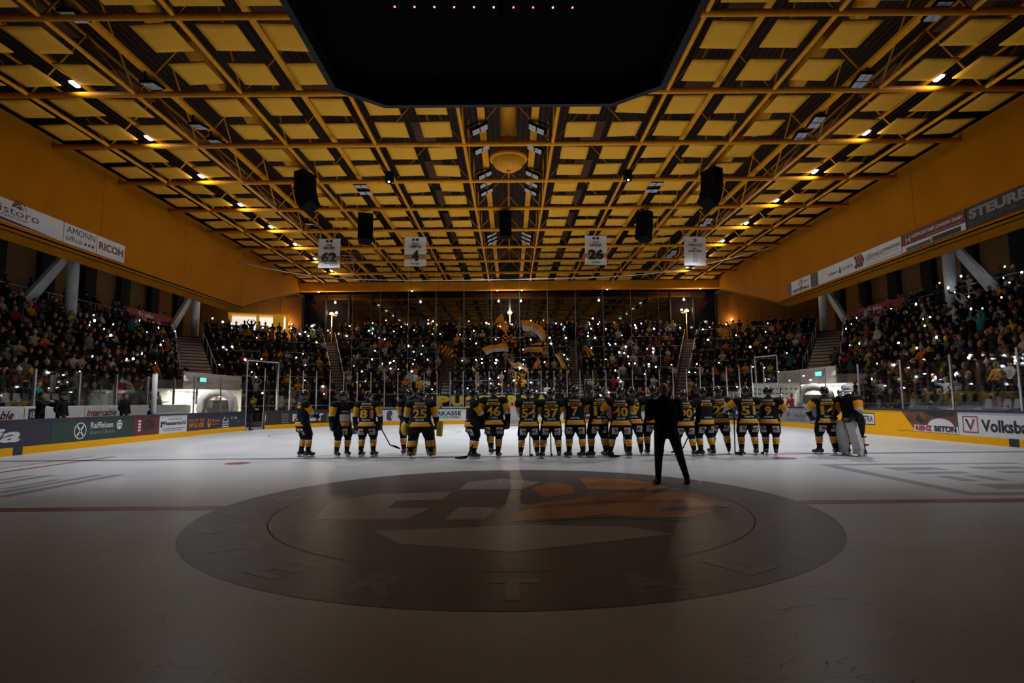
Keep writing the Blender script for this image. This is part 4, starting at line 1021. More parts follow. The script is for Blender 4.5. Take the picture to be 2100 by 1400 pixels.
def face_bits(parent, c, Rm, s=1.0):
    t=MB(); c=Vector(c)
    for q in (-1,1): t.ell(c+Rm@Vector((q*.032,.088,.012))*s,(.014*s,.008*s,.008*s),8,5)
    for q in (-1,1): t.ell(c+Rm@Vector((q*.034,.088,.032))*s,(.020*s,.008*s,.005*s),8,5)
    t.ell(c+Rm@Vector((0,.086,-.058))*s,(.026*s,.008*s,.007*s),8,5)
    return t.build('facial_features', mat('eye_brow_dark',(.05,.02,.015),.5), parent)

# ------------------------------------------------------------------ hockey players
PM = [JERSEY,YELLOW,WHITEC,BLACK,GLOVE,SKIN,SKATE,PADW,PADY]
def helmet(parent, c, Rm, material=HELMET, s=1.0, mask=False):
    t=MB(); vs=[];fs=[]; n=20;k=10
    for j in range(k+1):
        th=PI*.66*j/k
        for i in range(n):
            a=2*PI*i/n; x,y,z=.118*math.sin(th)*math.cos(a),.145*math.sin(th)*math.sin(a),.135*math.cos(th)
            if y>.02 and z<.02: z=.02+(z-.02)*.12          # front edge above the brow
            ridge=1+.05*math.cos(3*a)*math.sin(th)**2
            vs.append(Vector(c)+Rm@Vector((x*ridge,y*ridge-.005,z+.03))*s)
    for j in range(k):
        for i in range(n): fs.append((j*n+i,(j+1)*n+i,(j+1)*n+(i+1)%n,j*n+(i+1)%n))
    fs.append(tuple(range(n)))
    t.add(vs,fs); h=t.build('helmet', material, parent, True)
    v=MB()
    for q in (-1,1):
        for zz,yy in ((.10,-.085),(.05,-.118),(.13,.03)):
            v.ell(Vector(c)+Rm@Vector((q*.055,yy,zz))*s,(.012*s,.016*s,.022*s),6,4)
    v.build('vent', mat('helmet_vent',(.35,.35,.36),.4) if not mask else BLACK, h)  # pale vents have white highlights put into their colour; mask vents are black
    if not mask:
        w_=MB(); vv=[];ff=[]
        for j in range(3):
            for i in range(9):
                a=PI*(.12+.76*i/8); vv.append(Vector(c)+Rm@Vector((.125*math.cos(a),.15*math.sin(a)+.0,.055-.05*j))*s)
        for j in range(2):
            for i in range(8): a=j*9+i; ff.append((a,a+1,a+10,a+9))
        w_.add(vv,ff); w_.build('visor', pane_mat('visor_clear',(.9,.9,.92),.1), h)
    else:
        b=MB(); b.path([Vector(c)+Rm@Vector((.10*math.cos(a),.05+.11*math.sin(a),-.06-.03*math.sin(a)))*s for a in [PI*i/8 for i in range(9)]],.022*s,8)
        for q in range(-2,3): b.path([Vector(c)+Rm@Vector((.035*q,.135-.012*abs(q),.05-.13*i/4))*s for i in range(5)],.006,5)
        b.path([Vector(c)+Rm@Vector((.11*math.cos(a),.14*math.sin(a)-.0,-.02))*s for a in [PI*(-.1+1.2*i/8) for i in range(9)]],.03*s,8)
        b.build('cage', material, h, True)
    return h
def drape(bvh, parent, name, s, x0, z0, w_, h_, material, lift, bold=.02, side=-1, poly=None):
    if poly is None: v,f,_=tmesh(s,bold,0.0,2)
    else: v,f=poly
    out=[]
    for a,b_ in v:
        x,z=x0+a*w_*( 1 if side<0 else -1),z0+b_*h_
        hit=bvh.ray_cast(Vector((x,side*1.2,z)),Vector((0,-side,0)))[0]
        y=(hit.y if hit is not None else side*.15)+side*lift
        out.append((x,y,z))
    me=bpy.data.meshes.new(name); me.from_pydata(out,[],f); me.materials.append(material); me.update()
    return link(name,me,parent)
def gridpoly(n,m):
    v=[(i/n,j/m) for j in range(m+1) for i in range(n+1)]
    return v,[(j*(n+1)+i,j*(n+1)+i+1,(j+1)*(n+1)+i+1,(j+1)*(n+1)+i) for j in range(m) for i in range(n)]
G84=gridpoly(8,3)
STROKES=([],[])
for k_ in range(7):                               # a name too small to read: seven upright blocks
    x_=k_/7; n_=len(STROKES[0]); STROKES[0].extend([(x_,0),(x_+.10,0),(x_+.10,1),(x_,1)]); STROKES[1].append((n_,n_+1,n_+2,n_+3))
def player(X, Y, rz, label, num='', nm='', stance=.16, hands=None, headyaw=0.0, headpitch=0.0, lean=0.0, sc_=1.0, skew=0.0, goalie=None, feet=None, front=False, shx=0.0):
    root = thing('person', label, 'person', (X,Y,0), rz, 'hockey players lined up on the ice'); root.scale=(sc_,)*3
    B=Body(); W=1.16 if goalie else 1.0
    feet = feet or {-1:(-stance,0.0,0.0),1:(stance,skew,0.0)}       # (x, y, toe turn)
    tl=lean
    # torso with jersey hem stripes (bands by height)
    B.loft([(0,-.015,.845,.272*W,.205*W),(0,-.015,.92,.268*W,.20*W),(shx*.3,tl*.2,1.08,.242*W,.172*W),(shx*.7,tl*.6,1.28,.245*W,.165*W),(shx,tl*.9,1.42,.245*W,.155*W),(shx,tl,1.52,.19*W,.125*W),(shx,tl,1.58,.085,.08)],
           [(.86,0),(.955,1),(.982,2),(9,0)])
    hands = hands or {}
    WR={}
    for q in (-1,1):
        sh=Vector((shx+q*.225*W,tl,1.475)); B.ell(sh,(.125*W,.125*W,.105),0)
        tgt,hint=hands.get(q,((q*.36,.06,.90),(q*1.0,-.6,0)))
        el,wr=ik(sh+Vector((q*.05,0,-.01)),tgt,.31,.27,hint)
        B.cap(sh+Vector((q*.05,0,-.01)),el,.105*W,.088*W,[(.22,0),(.90,1),(1,2)])
        B.cap(el,wr,.086*W,.062,[(.06,2),(1,0)])
        dv=(wr-el).normalized(); WR[q]=wr+dv*.09
        B.cap(wr-dv*.05,wr+dv*.02,.07,.062,4)
        hand(B,wr,dv,Vector((q*.5,-.6,.4)),4,r=.034,size=1.25,curl=.9,thumb=(-q,.4,0))
    B.loft([(0,-.01,.70,.245*W,.165*W),(0,-.01,.80,.25*W,.175*W),(0,0,.86,.22*W,.15*W)],3)
    for q in (-1,1):
        fx,fy,ft=feet[q][:3]; hip=Vector((q*.12*W,0,.92)); lift=feet[q][3] if len(feet[q])>3 else 0
        an=Vector((fx,fy,.17+lift)); kn=(hip+an)/2+Vector((q*.015,.075+.3*lift,.02))
        kk=hip+(kn-hip)*.80
        B.cap(hip,kk,.158*W,.138*W,3)
        B.cap(kn+Vector((0,0,.06)),kn+(an-kn)*.45,.098*W,.096*W,[(.62,3),(.78,2),(1,1)])
        B.cap(kn+(an-kn)*.45,an,.092*W,.062,[(.10,1),(.22,3),(.42,1),(1,3)])
        dr_=Vector((math.sin(ft),math.cos(ft),0))
        B.cap(an,an-dr_*.05+Vector((0,0,-.06)),.062,.05,6); B.cap(an-dr_*.06+Vector((0,0,-.06)),an+dr_*.16+Vector((0,0,-.075)),.05,.046,6)
        B.cap(an+Vector((0,0,.02)),an+dr_*.07+Vector((0,0,-.05)),.055,.05,6)
        sb=MB(); M=Matrix.Translation((an.x,an.y,lift))@Matrix.Rotation(-ft,4,'Z')
        sb.mi=0; sb.box((0,-.04,.045),(.03,.07,.06),M); sb.box((0,.11,.045),(.03,.08,.05),M); sb.box((0,.04,.026),(.022,.27,.02),M); sb.mi=1; sb.box((0,.04,.008),(.006,.30,.018),M)
        sb.build('skate_blade',[HOLDER,STEEL],root)
        if goalie:
            w1=MB(); a_=Vector((0,.02,0)); ax=Vector((math.cos(ft),-math.sin(ft),0)); fo=Vector((math.sin(ft),math.cos(ft),0))
            def prof(z): 
                base=an+(kn-an)*min(1.6,max(0,(z-.12)/.45)); return Vector((base.x,base.y,z))
            for mi,(o0,o1,hw) in enumerate((( .07,.17,.115),(.05,.165,.14))):
                w1.mi=mi if goalie!='white' else 0
                zz=[.06,.22,.42,.6,.78,.92] if mi==0 else [.07,.22,.42,.6,.76,.88]
                vs=[];fs=[]
                for z in zz:
                    p=prof(z)+(fo*.05 if z<.1 else Vector())
                    for sx_,oo in ((-1,o0),(1,o0),(1,o1),(-1,o1)): vs.append(p+ax*sx_*hw*(.8 if z<.1 else 1)+fo*oo)
                for k in range(len(zz)-1):
                    for c_ in range(4): fs.append((4*k+c_,4*k+(c_+1)%4,4*k+4+(c_+1)%4,4*k+4+c_))
                fs+= [(3,2,1,0),tuple(range(4*len(zz)-4,4*len(zz)))]
                w1.add(vs,fs)
            for z in (.3,.5): p=prof(z); w1.mi=2; w1.tube(p+ax*.1+fo*.06,p+ax*.1-fo*.11,.02,n=6); w1.tube(p-ax*.1+fo*.06,p-ax*.1-fo*.11,.02,n=6); w1.tube(p+ax*.11-fo*.11,p-ax*.11-fo*.11,.02,n=6)
            w1.build('leg_pad',[PADW,PADY,BLACK],root)
    hc=Vector((shx,tl+.03,1.70)); B.cap((shx,tl,1.54),hc-Vector((0,.01,.06)),.062,.056,5)
    Rm=head(B,hc,headyaw,headpitch,5)
    me=B.mesh('person_body',PM,.019,2)
    body=link('body',me,root)
    helmet(root,hc,Rm,HELMW if goalie=='white' else HELMET,1.0 if not goalie else 1.12,goalie=='white')
    face_bits(root,hc,Rm)
    bvh=BVHTree.FromPolygons([v.co for v in me.vertices],[p.vertices for p in me.polygons])
    sd=-1
    if not front:
        cx=shx*.8
        drape(bvh,root,'sponsor_print','RODNER',cx-.14,1.462,.28,.048,WHITEC,.008)
        drape(bvh,root,'name_bar','',cx-.175,1.355,.35,.075,YELLOW,.006,poly=G84)
        if nm=='-': drape(bvh,root,'name_print','',cx-.13,1.370,.26,.042,JERSEY,.013,poly=STROKES)
        elif nm: drape(bvh,root,'name_print',nm,cx-.13,1.368,.26,.048,JERSEY,.013)
        if num:
            nw=.36 if len(num)>1 else .15
            drape(bvh,root,'number_edge',num,cx-nw/2-.012,1.075,nw+.024,.262,NUMG,.008,bold=.055)
            drape(bvh,root,'number_print',num,cx-nw/2,1.085,nw,.242,YELLOW,.015,bold=.012)
        drape(bvh,root,'sponsor_print','SENFTER',cx-.12,1.015,.24,.045,WHITEC,.008)
    else:
        drape(bvh,root,'sponsor_print','',.16,1.0,.3,.2,WHITEC,.008,side=1,poly=G84)
        drape(bvh,root,'sponsor_print','SUEDTIROL',.12,1.25,.24,.05,WHITEC,.008,side=1)
    if not goalie:
        for q in (-1,1):
            drape(bvh,root,'shorts_patch','',q*.16-.078,.625,.156,.17,WHITEC,.008,poly=G84,side=sd if not front else 1)
            drape(bvh,root,'patch_logo','',q*.16-.035,.71,.07,.06,REDC,.012,poly=gridpoly(2,2),side=sd if not front else 1)
            drape(bvh,root,'patch_logo','WURTH',q*.16-.06,.65,.12,.03,JERSEY,.012,side=sd if not front else 1)
    root['wr']=[*WR[-1],*WR[1]]
    return root,WR
def stick(p_top, p_bottom, label, blade_dir=(1,0,0), goalie=False):
    a,b_=Vector(p_top),Vector(p_bottom); t=thing('hockey_stick',label,'stick',b_,0,'hockey sticks')
    d_=(a-b_); m=MB(); m.tube(d_*.04,d_,.016 if not goalie else .018,n=6); m.build('shaft',BLACK,t)
    if goalie: m=MB(); m.tube(d_*.04,d_*.45,.04,.034,6); m.build('paddle',PADY,t)
    m=MB(); bd=Vector(blade_dir).normalized()*.30; up=Vector((0,0,.07)); n_=bd.cross(up).normalized()*.012
    m.slab([Vector((0,0,0.005))-n_/2, bd*.6+Vector((0,0,.002))-n_/2, bd+Vector((0,0,.02))-n_/2, bd+up*.8-n_/2, bd*.5+up*.95-n_/2, d_*.07-n_/2], n_); m.build('blade',BLACK,t)
    m=MB(); m.tube(d_*.94,d_*1.0,.019,n=6); m.build('grip_tape',WHITEC,t)
    return t
def wpt(root, v):                             # local point of a player -> world
    s_=root.scale[0]; c_,n_=math.cos(root.rotation_euler.z),math.sin(root.rotation_euler.z)
    return Vector((root.location.x+s_*(v[0]*c_-v[1]*n_), root.location.y+s_*(v[0]*n_+v[1]*c_), s_*v[2]))
FOLD={-1:((.10,.26,1.16),(-1,-.3,-.2)),1:((-.08,.30,1.18),(1,-.3,-.2))}
CLAP={-1:((-.06,.36,1.22),(-1,-.3,-.3)),1:((.06,.36,1.24),(1,-.3,-.3))}
FRONT2={-1:((-.12,.30,.98),(-1,-.4,0)),1:((.12,.30,.98),(1,-.4,0))}
DOWN={}
P=[]
def pl(*a,**k): r,w_=player(*a,**k); P.append((r,w_)); return r,w_
pl(-5.80,16.05,-1.0,'player turned right with folded arms, leftmost in the row','','',stance=.15,hands=FOLD,headyaw=-.5,skew=.12,sc_=1.0)
pl(-4.72,16.1,-2.35,'player facing the camera side with raised glove, second from left','','',hands={-1:((-.30,.2,1.30),(-1,-.2,-.6)),1:((.36,.05,.86),(1,-.5,0))},front=True,headyaw=.75,sc_=.98)
r,w_=pl(-3.98,15.95,0.0,'player number eighty-one from behind with stick held low to the right','81','-',stance=.17,feet={-1:(-.17,0,.35),1:(.17,.02,.55)},sc_=.98); s3=(r,w_)
pl(-2.88,16.35,.5,'player half hidden behind the goalie number twenty-five','','',hands=FRONT2,headyaw=.4,sc_=1.0)
gk,gw=pl(-2.42,15.45,0.0,'goalie number twenty-five from behind wearing yellow leg pads','25','-',stance=.28,hands={-1:((-.42,.18,.92),(-1,-.4,0)),1:((.42,.16,.90),(1,-.4,0))},goalie='yellow',sc_=.98,headyaw=.2)
r,w_=pl(-1.02,15.25,-1.25,'player turned right leaning on a stick with blade forward','','',hands={-1:((-.18,.30,1.02),(-1,-.3,0)),1:((.10,.36,.98),(1,-.2,0))},stance=.11,headyaw=-.2,sc_=.98); s6=(r,w_)
pl(-.45,15.25,-.08,'tall player number forty-six from behind with crossed skates','46','DELUCA',feet={-1:(-.06,-.12,.2,.10),1:(.10,.05,.3)},headyaw=-.5,sc_=1.03)
r,w_=pl(.47,15.1,.0,'player number fifty-four from behind with stick between the skates','54','-',stance=.22,hands=FRONT2,sc_=.98); s8=(r,w_)
r,w_=pl(1.06,15.1,.0,'player number thirty-seven from behind with stick between the skates','37','-',stance=.22,hands=FRONT2,feet={-1:(-.24,0,-.4),1:(.2,0,.2)},sc_=.98); s9=(r,w_)
pl(1.70,15.15,-.12,'player number seven from behind clapping with helmet tilted right','7','-',stance=.19,hands=CLAP,feet={-1:(-.17,0,-.8),1:(.19,0,-.9)},headyaw=-.4,sc_=1.01)
pl(2.33,15.25,.32,'player from behind folding arms with bunched yellow hem','12','-',stance=.22,hands=FOLD,headyaw=.3,feet={-1:(-.22,.0,-.9),1:(.2,0,-.2)},sc_=1.02)
r,w_=pl(2.88,15.0,-.2,'player number forty from behind with left elbow out','40','-',stance=.24,hands={-1:((-.40,.18,1.06),(-1,-.3,.3)),1:((.12,.3,1.05),(1,-.3,0))},feet={-1:(-.3,.05,-1.2),1:(.2,0,-.5)},sc_=.99); s12=(r,w_)
pl(3.36,15.8,-.1,'player number twenty-seven half hidden behind number forty','27','-',stance=.2,hands=CLAP,sc_=1.0)
pl(3.95,15.85,.15,'player mostly hidden behind the man in black','','',stance=.2,hands={-1:((-.28,.3,1.38),(-1,-.1,-.4)),1:((.1,.34,1.2),(1,-.3,0))},sc_=1.02)
pl(4.62,15.25,.0,'shorter player number ninety from behind with legs apart','90','-',stance=.24,hands=FRONT2,feet={-1:(-.22,0,.2),1:(.24,0,0)},sc_=.94)
r,w_=pl(5.18,15.35,.35,'player turned half left holding a stick across the body','','-',stance=.24,hands={-1:((-.22,.30,1.02),(-1,-.3,.2)),1:((.0,.34,1.12),(1,-.3,0))},feet={-1:(-.15,0,-.9),1:(.26,0,.3)},sc_=.98); s17=(r,w_)
pl(5.78,15.9,-.08,'player number twenty-two from behind beside the half turned player','22','-',stance=.22,hands=CLAP,feet={-1:(-.22,0,-.5),1:(.22,0,.3)},sc_=1.0)
r,w_=pl(6.38,15.45,-.1,'player number fifty-one from behind with stick standing on his left','51','-',stance=.19,hands={-1:((-.34,.2,1.16),(-1,-.3,0)),1:((.2,.3,1.2),(1,-.3,0))},sc_=.99); s19=(r,w_)
r,w_=pl(6.95,15.4,-.55,'player number nine turned right with a vertical stick','9','-',stance=.12,hands={-1:((-.2,.3,1.0),(-1,-.3,0)),1:((.16,.3,1.15),(1,-.3,0))},sc_=.98,headyaw=-.5); s20=(r,w_)
r,w_=pl(8.50,15.45,-.05,'player number fourteen from behind beside the white masked goalie','14','COULTER',stance=.21,hands={-1:((-.34,.16,1.02),(-1,-.4,.3)),1:((.3,.25,1.0),(1,-.3,0))},feet={-1:(-.22,0,-.9),1:(.2,0,.2)},sc_=.98); s21=(r,w_)
gk2,gw2=pl(9.02,15.1,1.75,'goalie with white mask and white leg pads at the right end','','',stance=.27,hands={-1:((-.3,.3,.98),(-1,-.3,0)),1:((.3,.32,1.0),(1,-.3,0))},goalie='white',lean=.10,headyaw=.1,sc_=1.0)
# goalie blocker and catching glove on number twenty-five
t=MB(); t.slab([(.43,-.02,.60),(.55,.02,.58),(.58,.04,.99),(.44,.0,.99)],(.03,.08,0)); t.build('blocker',PADY,gk)
t=MB(); t.ell((-.46,.16,.80),(.12,.14,.2),12,8); t.build('catching_glove',PADY,gk,True)
# sticks
stick(wpt(*[s3[0],s3[1][1]]),(-3.32,15.9,.30),'black stick pointing down right behind number eighty-one',(.4,.2,-.2))
stick(wpt(s6[0],s6[1][1])+Vector((0,0,.25)),(-1.16,15.0,.02),'black stick with blade on the ice before the turned player',(-1,-.3,0))
stick(wpt(s8[0],(.04,.28,1.0)),(.50,15.3,.02),'black stick between the legs of number fifty-four',(.3,1,0))
stick(wpt(s9[0],(.0,.28,1.0)),(1.06,15.3,.02),'black stick between the legs of number thirty-seven',(.2,1,0))
stick(wpt(s12[0],s12[1][-1])+Vector((0,.0,.1)),(2.55,15.02,.02),'stick lying low between the skates of two players',(1,-.1,0))
stick(wpt(s17[0],s17[1][-1])+Vector((.25,0,.2)),(4.58,15.45,.15),'stick held diagonally behind number ninety',(-.9,.1,-.3))
stick(wpt(s19[0],s19[1][-1]),(5.98,15.4,.02),'curved black stick standing left of number fifty-one',(1,.1,0))
stick(wpt(s20[0],s20[1][-1])+Vector((0,0,.1)),(6.70,15.3,.02),'vertical stick in front of number nine',(.2,1,0))
stick(wpt(s20[0],(.3,.2,1.9)),wpt(s20[0],(.25,.28,1.0)),'light stick raised diagonally above number nine',(.3,.3,.3))
stick(wpt(s21[0],s21[1][1])+Vector((0,0,.1)),(8.80,15.5,.25),'short black stick end beside the knee of number fourteen',(.5,.1,-.1))

# ------------------------------------------------------------------ plain clothed people
CM=[JACKET,PANTSP,SKIN,SHOE]
def civil(pose, voxel=.03, ratio=1.0, lod=False, stance=.12, hs=1.0, sitz=.46, feet=None, lean=0.0):
    # pose: dict(seat=bool, hands={-1:(target,hint),1:...}, hyaw, hpitch)
    B=Body(); seat=pose.get('seat',False)
    dz = (sitz-.94) if seat else 0.0
    yb = -.05 if seat else 0
    Z=lambda z: z+dz
    ln=pose.get('lean',.0)
    B.loft([(0,yb,Z(.84),.165,.125),(0,yb,Z(.98),.175,.13),(0,yb+ln*.3,Z(1.12),.165,.122),(0,yb+ln*.7,Z(1.30),.19,.128),(0,yb+ln,Z(1.42),.175,.11),(0,yb+ln,Z(1.48),.10,.085),(0,yb+ln,Z(1.52),.065,.065)],0)
    WR={}
    for q in (-1,1):
        sh=Vector((q*.185,yb+ln,Z(1.41)))
        tgt,hint=pose['hands'][q]; tgt=Vector((tgt[0],tgt[1]+yb+ln,tgt[2]+dz))
        el,wr=ik(sh,tgt,.29,.25,hint)
        B.cap(sh,el,.078,.06,0); B.cap(el,wr,.058,.042,0)
        dv=(wr-el).normalized(); WR[q]=wr+dv*.09
        if lod: B.cap(wr,wr+dv*.1,.038,.03,2)
        else: hand(B,wr,dv,Vector((q*.5,-.6,.4)),2,r=.022,curl=pose.get('curl',.8),thumb=(-q,.4,.2))
    B.ell((0,yb,Z(.90)),(.175,.135,.12),1)
    for q in (-1,1):
        if seat:
            hip=Vector((q*.10,yb,sitz-.02)); kn=Vector((q*.13,.40,sitz+.02)); an=Vector((q*.12,.46,.10))
        else:
            fx,fy=(feet or {-1:(-stance,0),1:(stance,0)})[q]
            hip=Vector((q*.095,0,.88)); an=Vector((fx,fy,.09)); kn=(hip+an)/2+Vector((0,.03,.02))
        B.cap(hip,kn,.095,.068,1); B.cap(kn,an,.066,.046,1)
        B.cap(an+Vector((0,-.03,-.04)),an+Vector((q*.02,.15,-.05)),.045,.038,3)
    hc=Vector((0,yb+ln+.03,Z(1.64))); B.cap((0,yb+ln,Z(1.49)),hc-Vector((0,.01,.06)),.055,.05,2)
    Rm=head(B,hc,pose.get('hyaw',0),pose.get('hpitch',0),2)
    return B.mesh('person_body',CM,voxel,2 if not lod else 1,ratio), hc, Rm, WR
def hair_mesh(kind, hc, Rm):
    t=MB(); vs=[];fs=[]; n,k=12,6
    top={'short':.60,'long':.95,'beanie':.52,'hood':.9,'cap':.5}[kind]; g={'short':1.09,'long':1.16,'beanie':1.16,'hood':1.3,'cap':1.12}[kind]
    for j in range(k+1):
        th=PI*top*j/k
        for i in range(n):
            a=2*PI*i/n; x,y,z=.079*g*math.sin(th)*math.cos(a),.098*g*math.sin(th)*math.sin(a)-.012,.122*g*math.cos(th)
            if y>.03 and z<.055 and kind in('short','long','hood'): z=.055+(z-.055)*.1; y=min(y,.085)
            if kind=='long' and z<-.02: x*=1.15; z*=1.3
            if kind=='beanie' and th>PI*top*.8: x*=1.05; y*=1.05
            vs.append(Vector(hc)+Rm@Vector((x,y,z+.008)))
    for j in range(k):
        for i in range(n): fs.append((j*n+i,(j+1)*n+i,(j+1)*n+(i+1)%n,j*n+(i+1)%n))
    fs.append(tuple(k*n+i for i in range(n)))
    t.add(vs,fs)
    if kind=='beanie': t.ell(Vector(hc)+Rm@Vector((0,-.012,.165)),(.035,.035,.032),8,5)
    if kind=='cap': t.slab([Vector(hc)+Rm@Vector(p) for p in ((-.07,.07,.05),(.07,.07,.05),(.055,.17,.035),(-.055,.17,.035))],Rm@Vector((0,0,.012)))
    return t.mesh(kind, HAIRM, True)
def single(pose, loc, rz, jacket, hairk, hairc, label, cat='person', bald=False, **kw):
    me,hc,Rm,WR=civil(pose,.022,**kw)
    o=link('person',me,None,loc,rz); o.color=(*jacket,1); tag(o,label,cat)
    if not bald:
        h=link({'short':'hair','long':'hair','beanie':'knit_hat','hood':'hood','cap':'cap'}[hairk],hair_mesh(hairk,hc,Rm),o); h.color=(*hairc,1)
    face_bits(o,hc,Rm)
    return o,WR
POCK={-1:((-.22,.10,.92),(-1,-.8,0)),1:((.22,.10,.92),(1,-.8,0))}
CAMH={-1:((-.09,.30,1.40),(-1,-.2,-.6)),1:((.10,.30,1.40),(1,-.2,-.6))}
o,wr=single({'hands':{-1:((-.12,.28,1.12),(-.5,-.5,-.6)),1:((.12,.28,1.12),(.5,-.5,-.6))},'hpitch':-.25,'lean':.05},(2.80,10.35,0),-.05,(.010,.011,.016),'short',(0,0,0),
            'bald man in black jacket and trousers standing on the ice behind the players',bald=True,stance=.20,feet={-1:(-.15,-.02),1:(.28,.0)})
o.scale=(1.2,1.2,1.03)
t=thing('camera','black photo camera held by the bald man on the ice','camera',(2.80,10.68,1.10)); MB().box((0,0,0),(.14,.07,.1)).build('camera_body',BLACKM,t); MB().tube((0,.03,0),(0,.15,0),.04,n=12).build('lens',BLACKM,t)
DK=(.012,.012,.014)
single({'hands':CAMH,'hpitch':.1},(-16.3,19.9,.2),-1.3,DK,'short',(.03,.02,.015),'man in black behind the left boards raising both hands, nearest the frame edge')
single({'hands':POCK},(-16.1,20.55,.2),-1.5,DK,'cap',(.02,.02,.02),'man in black jacket beside the man with raised hands behind the left boards')
single({'hands':POCK,'hyaw':.2},(-16.1,23.9,.2),-1.6,DK,'short',(.08,.04,.02),'stout man in black jacket standing before the second intercable sign')
single({'hands':FOLD,'seat':True},(-16.5,26.4,.2),-1.4,DK,'short',(.05,.03,.02),'man in dark jacket sitting behind the white padded post')
single({'hands':FOLD,'hpitch':-.2},(-14.6,32.2,0),-1.3,DK,'short',(.02,.015,.012),'person in black standing in the open rink door')
single({'hands':{-1:((-.3,.1,1.0),(-1,-.5,0)),1:((.25,.25,1.1),(1,-.5,0))},'lean':.08},(19.6,34.2,2.775),-1.1,(.07,.07,.07),'short',(.05,.03,.02),'person in grey jacket climbing the stair above the right tunnel',feet={-1:(-.1,-.2),1:(.1,.25)})
single({'hands':POCK},(16.35,33.2,0),-.4,(.28,.02,.02),'short',(.02,.02,.02),'person in red vest before the lit logo wall')
# ------------------------------------------------------------------ spectators
LAP={-1:((-.10,.30,.98),(-1,-.3,-.2)),1:((.10,.30,.98),(1,-.3,-.2))}
CL={-1:((-.05,.33,1.22),(-1,-.2,-.5)),1:((.05,.33,1.24),(1,-.2,-.5))}
TOR={-1:((-.12,.28,1.0),(-1,-.3,-.2)),1:((.22,.30,1.62),(1,-.1,-.5))}
TOR2={-1:((-.15,.22,1.78),(-1,-.1,-.3)),1:((.18,.24,1.80),(1,-.1,-.3))}
POSES=[('sit','lap',dict(seat=True,hands=LAP)),('sit','clap',dict(seat=True,hands=CL,hyaw=.25)),('sit','torch',dict(seat=True,hands=TOR)),('sit','lean',dict(seat=True,hands=LAP,lean=.10,hyaw=-.35)),
       ('stand','pocket',dict(hands=POCK)),('stand','clap',dict(hands=CL,hyaw=-.2)),('stand','torch',dict(hands=TOR)),('stand','torch2',dict(hands=TOR2)),('stand','fold',dict(hands=FOLD,hyaw=.3))]
VAR={}
for st,nm,ps in POSES:
    VAR[(st,nm)] = civil(ps,.032,ratio=.30,lod=False)
    VAR[(st,nm,'lod')] = civil(ps,.05,ratio=.45,lod=True)
HAIRS={}
for key in list(VAR):
    if len(key)==2:
        for hk in ('short','long','beanie'): HAIRS[(key,hk)]=hair_mesh(hk,VAR[key][1],VAR[key][2])
rc=random.Random(21)
COLS=[('black',(.010,.010,.011),40),('dark grey',(.03,.03,.033),14),('navy',(.012,.016,.035),12),('brown',(.07,.035,.02),6),('grey',(.14,.14,.15),5),('cream',(.50,.44,.36),4),
      ('white',(.62,.62,.62),3),('yellow',(.70,.34,.02),2.2),('orange',(.62,.14,.02),1.2),('red',(.34,.025,.03),1.8),('teal',(.02,.22,.20),1),('lime',(.35,.5,.04),.8),('olive',(.06,.06,.03),3)]
HC=[('black',(.012,.01,.01)),('brown',(.06,.03,.015)),('blond',(.35,.22,.09)),('grey',(.25,.24,.23))]
BC=[('white',(.6,.58,.55)),('black',(.015,.015,.015)),('grey',(.2,.2,.2)),('yellow',(.7,.35,.02)),('orange',(.65,.14,.02)),('dark',(.03,.03,.04))]
def pick():
    r=rc.uniform(0,sum(c[2] for c in COLS))
    for c in COLS:
        r-=c[2]
        if r<=0: return c
    return COLS[0]
people=[]; empties=[]
for key,(A0,B0,A1,B1,n,z0,rise,spc,seated,occ) in BL.items():
    for k in range(n):
        f_=(k+.55)/n; a,b_=[Vector(q) for q in SEG[key](k,f_)]; L=(b_-a).length; cnt=int(L/spc); z=z0+rise*k
        dirv=(b_-a).normalized(); nrm=Vector((dirv.y,-dirv.x)); 
        # face the rink
        cen=Vector((0,26)); mid=(a+b_)/2
        if nrm.dot(cen-mid)<0: nrm=-nrm
        hd=math.atan2(-nrm.x,nrm.y)
        for i in range(cnt):
            p=a+dirv*((i+.5)*L/cnt)
            pr=project((p.x,p.y,z+.8))
            if pr is None or not(-320<pr[0]<2420 and 440<pr[1]<920): continue
            if any(math.hypot(p.x-cx,p.y-cy)<.75 for cx in (-26.2,26.2) for cy in (33.6,33.2,47.0)): continue
            if abs(p.x)>26 and any(cy-3.2<p.y<cy for cy in (33.6,33.2)): continue
            jx=rc.uniform(-.07,.07); p=p+dirv*jx+nrm*rc.uniform(-.08,.05)
            rowocc=occ
            if key=='left' and k in (7,8) and pr[0]<95: rowocc=.1
            if key in('left','right') and k==0: rowocc=.45
            idx = i if key!='left' else cnt-1-i
            if rc.random()<rowocc: people.append([key,k,idx,p.x,p.y,z,hd+rc.uniform(-.35,.35),seated and rc.random()<.9,pr])
            elif seated: empties.append((key,k,idx,p.x,p.y,z,hd,pr))
# people standing on the upper walkways
for s in (-1,1):
    for j in range(26):
        y=24+rc.uniform(0,21); x=s*(27.35+rc.uniform(0,.5)); pr=project((x,y,8))
        if pr is None or not(-300<pr[0]<2400): continue
        people.append([('left' if s<0 else 'right')+' walkway',0,j,x,y,7.0,-s*-PI/2*1.0 if False else (-PI/2 if s<0 else PI/2)+rc.uniform(-.5,.5),False,pr])
for j in range(60):
    x=-15.5+31*j/60+rc.uniform(-.15,.15); people.append(['end walkway',0,j,x,51.95,7.0,PI+rc.uniform(-.4,.4),False,project((x,51.95,8))])
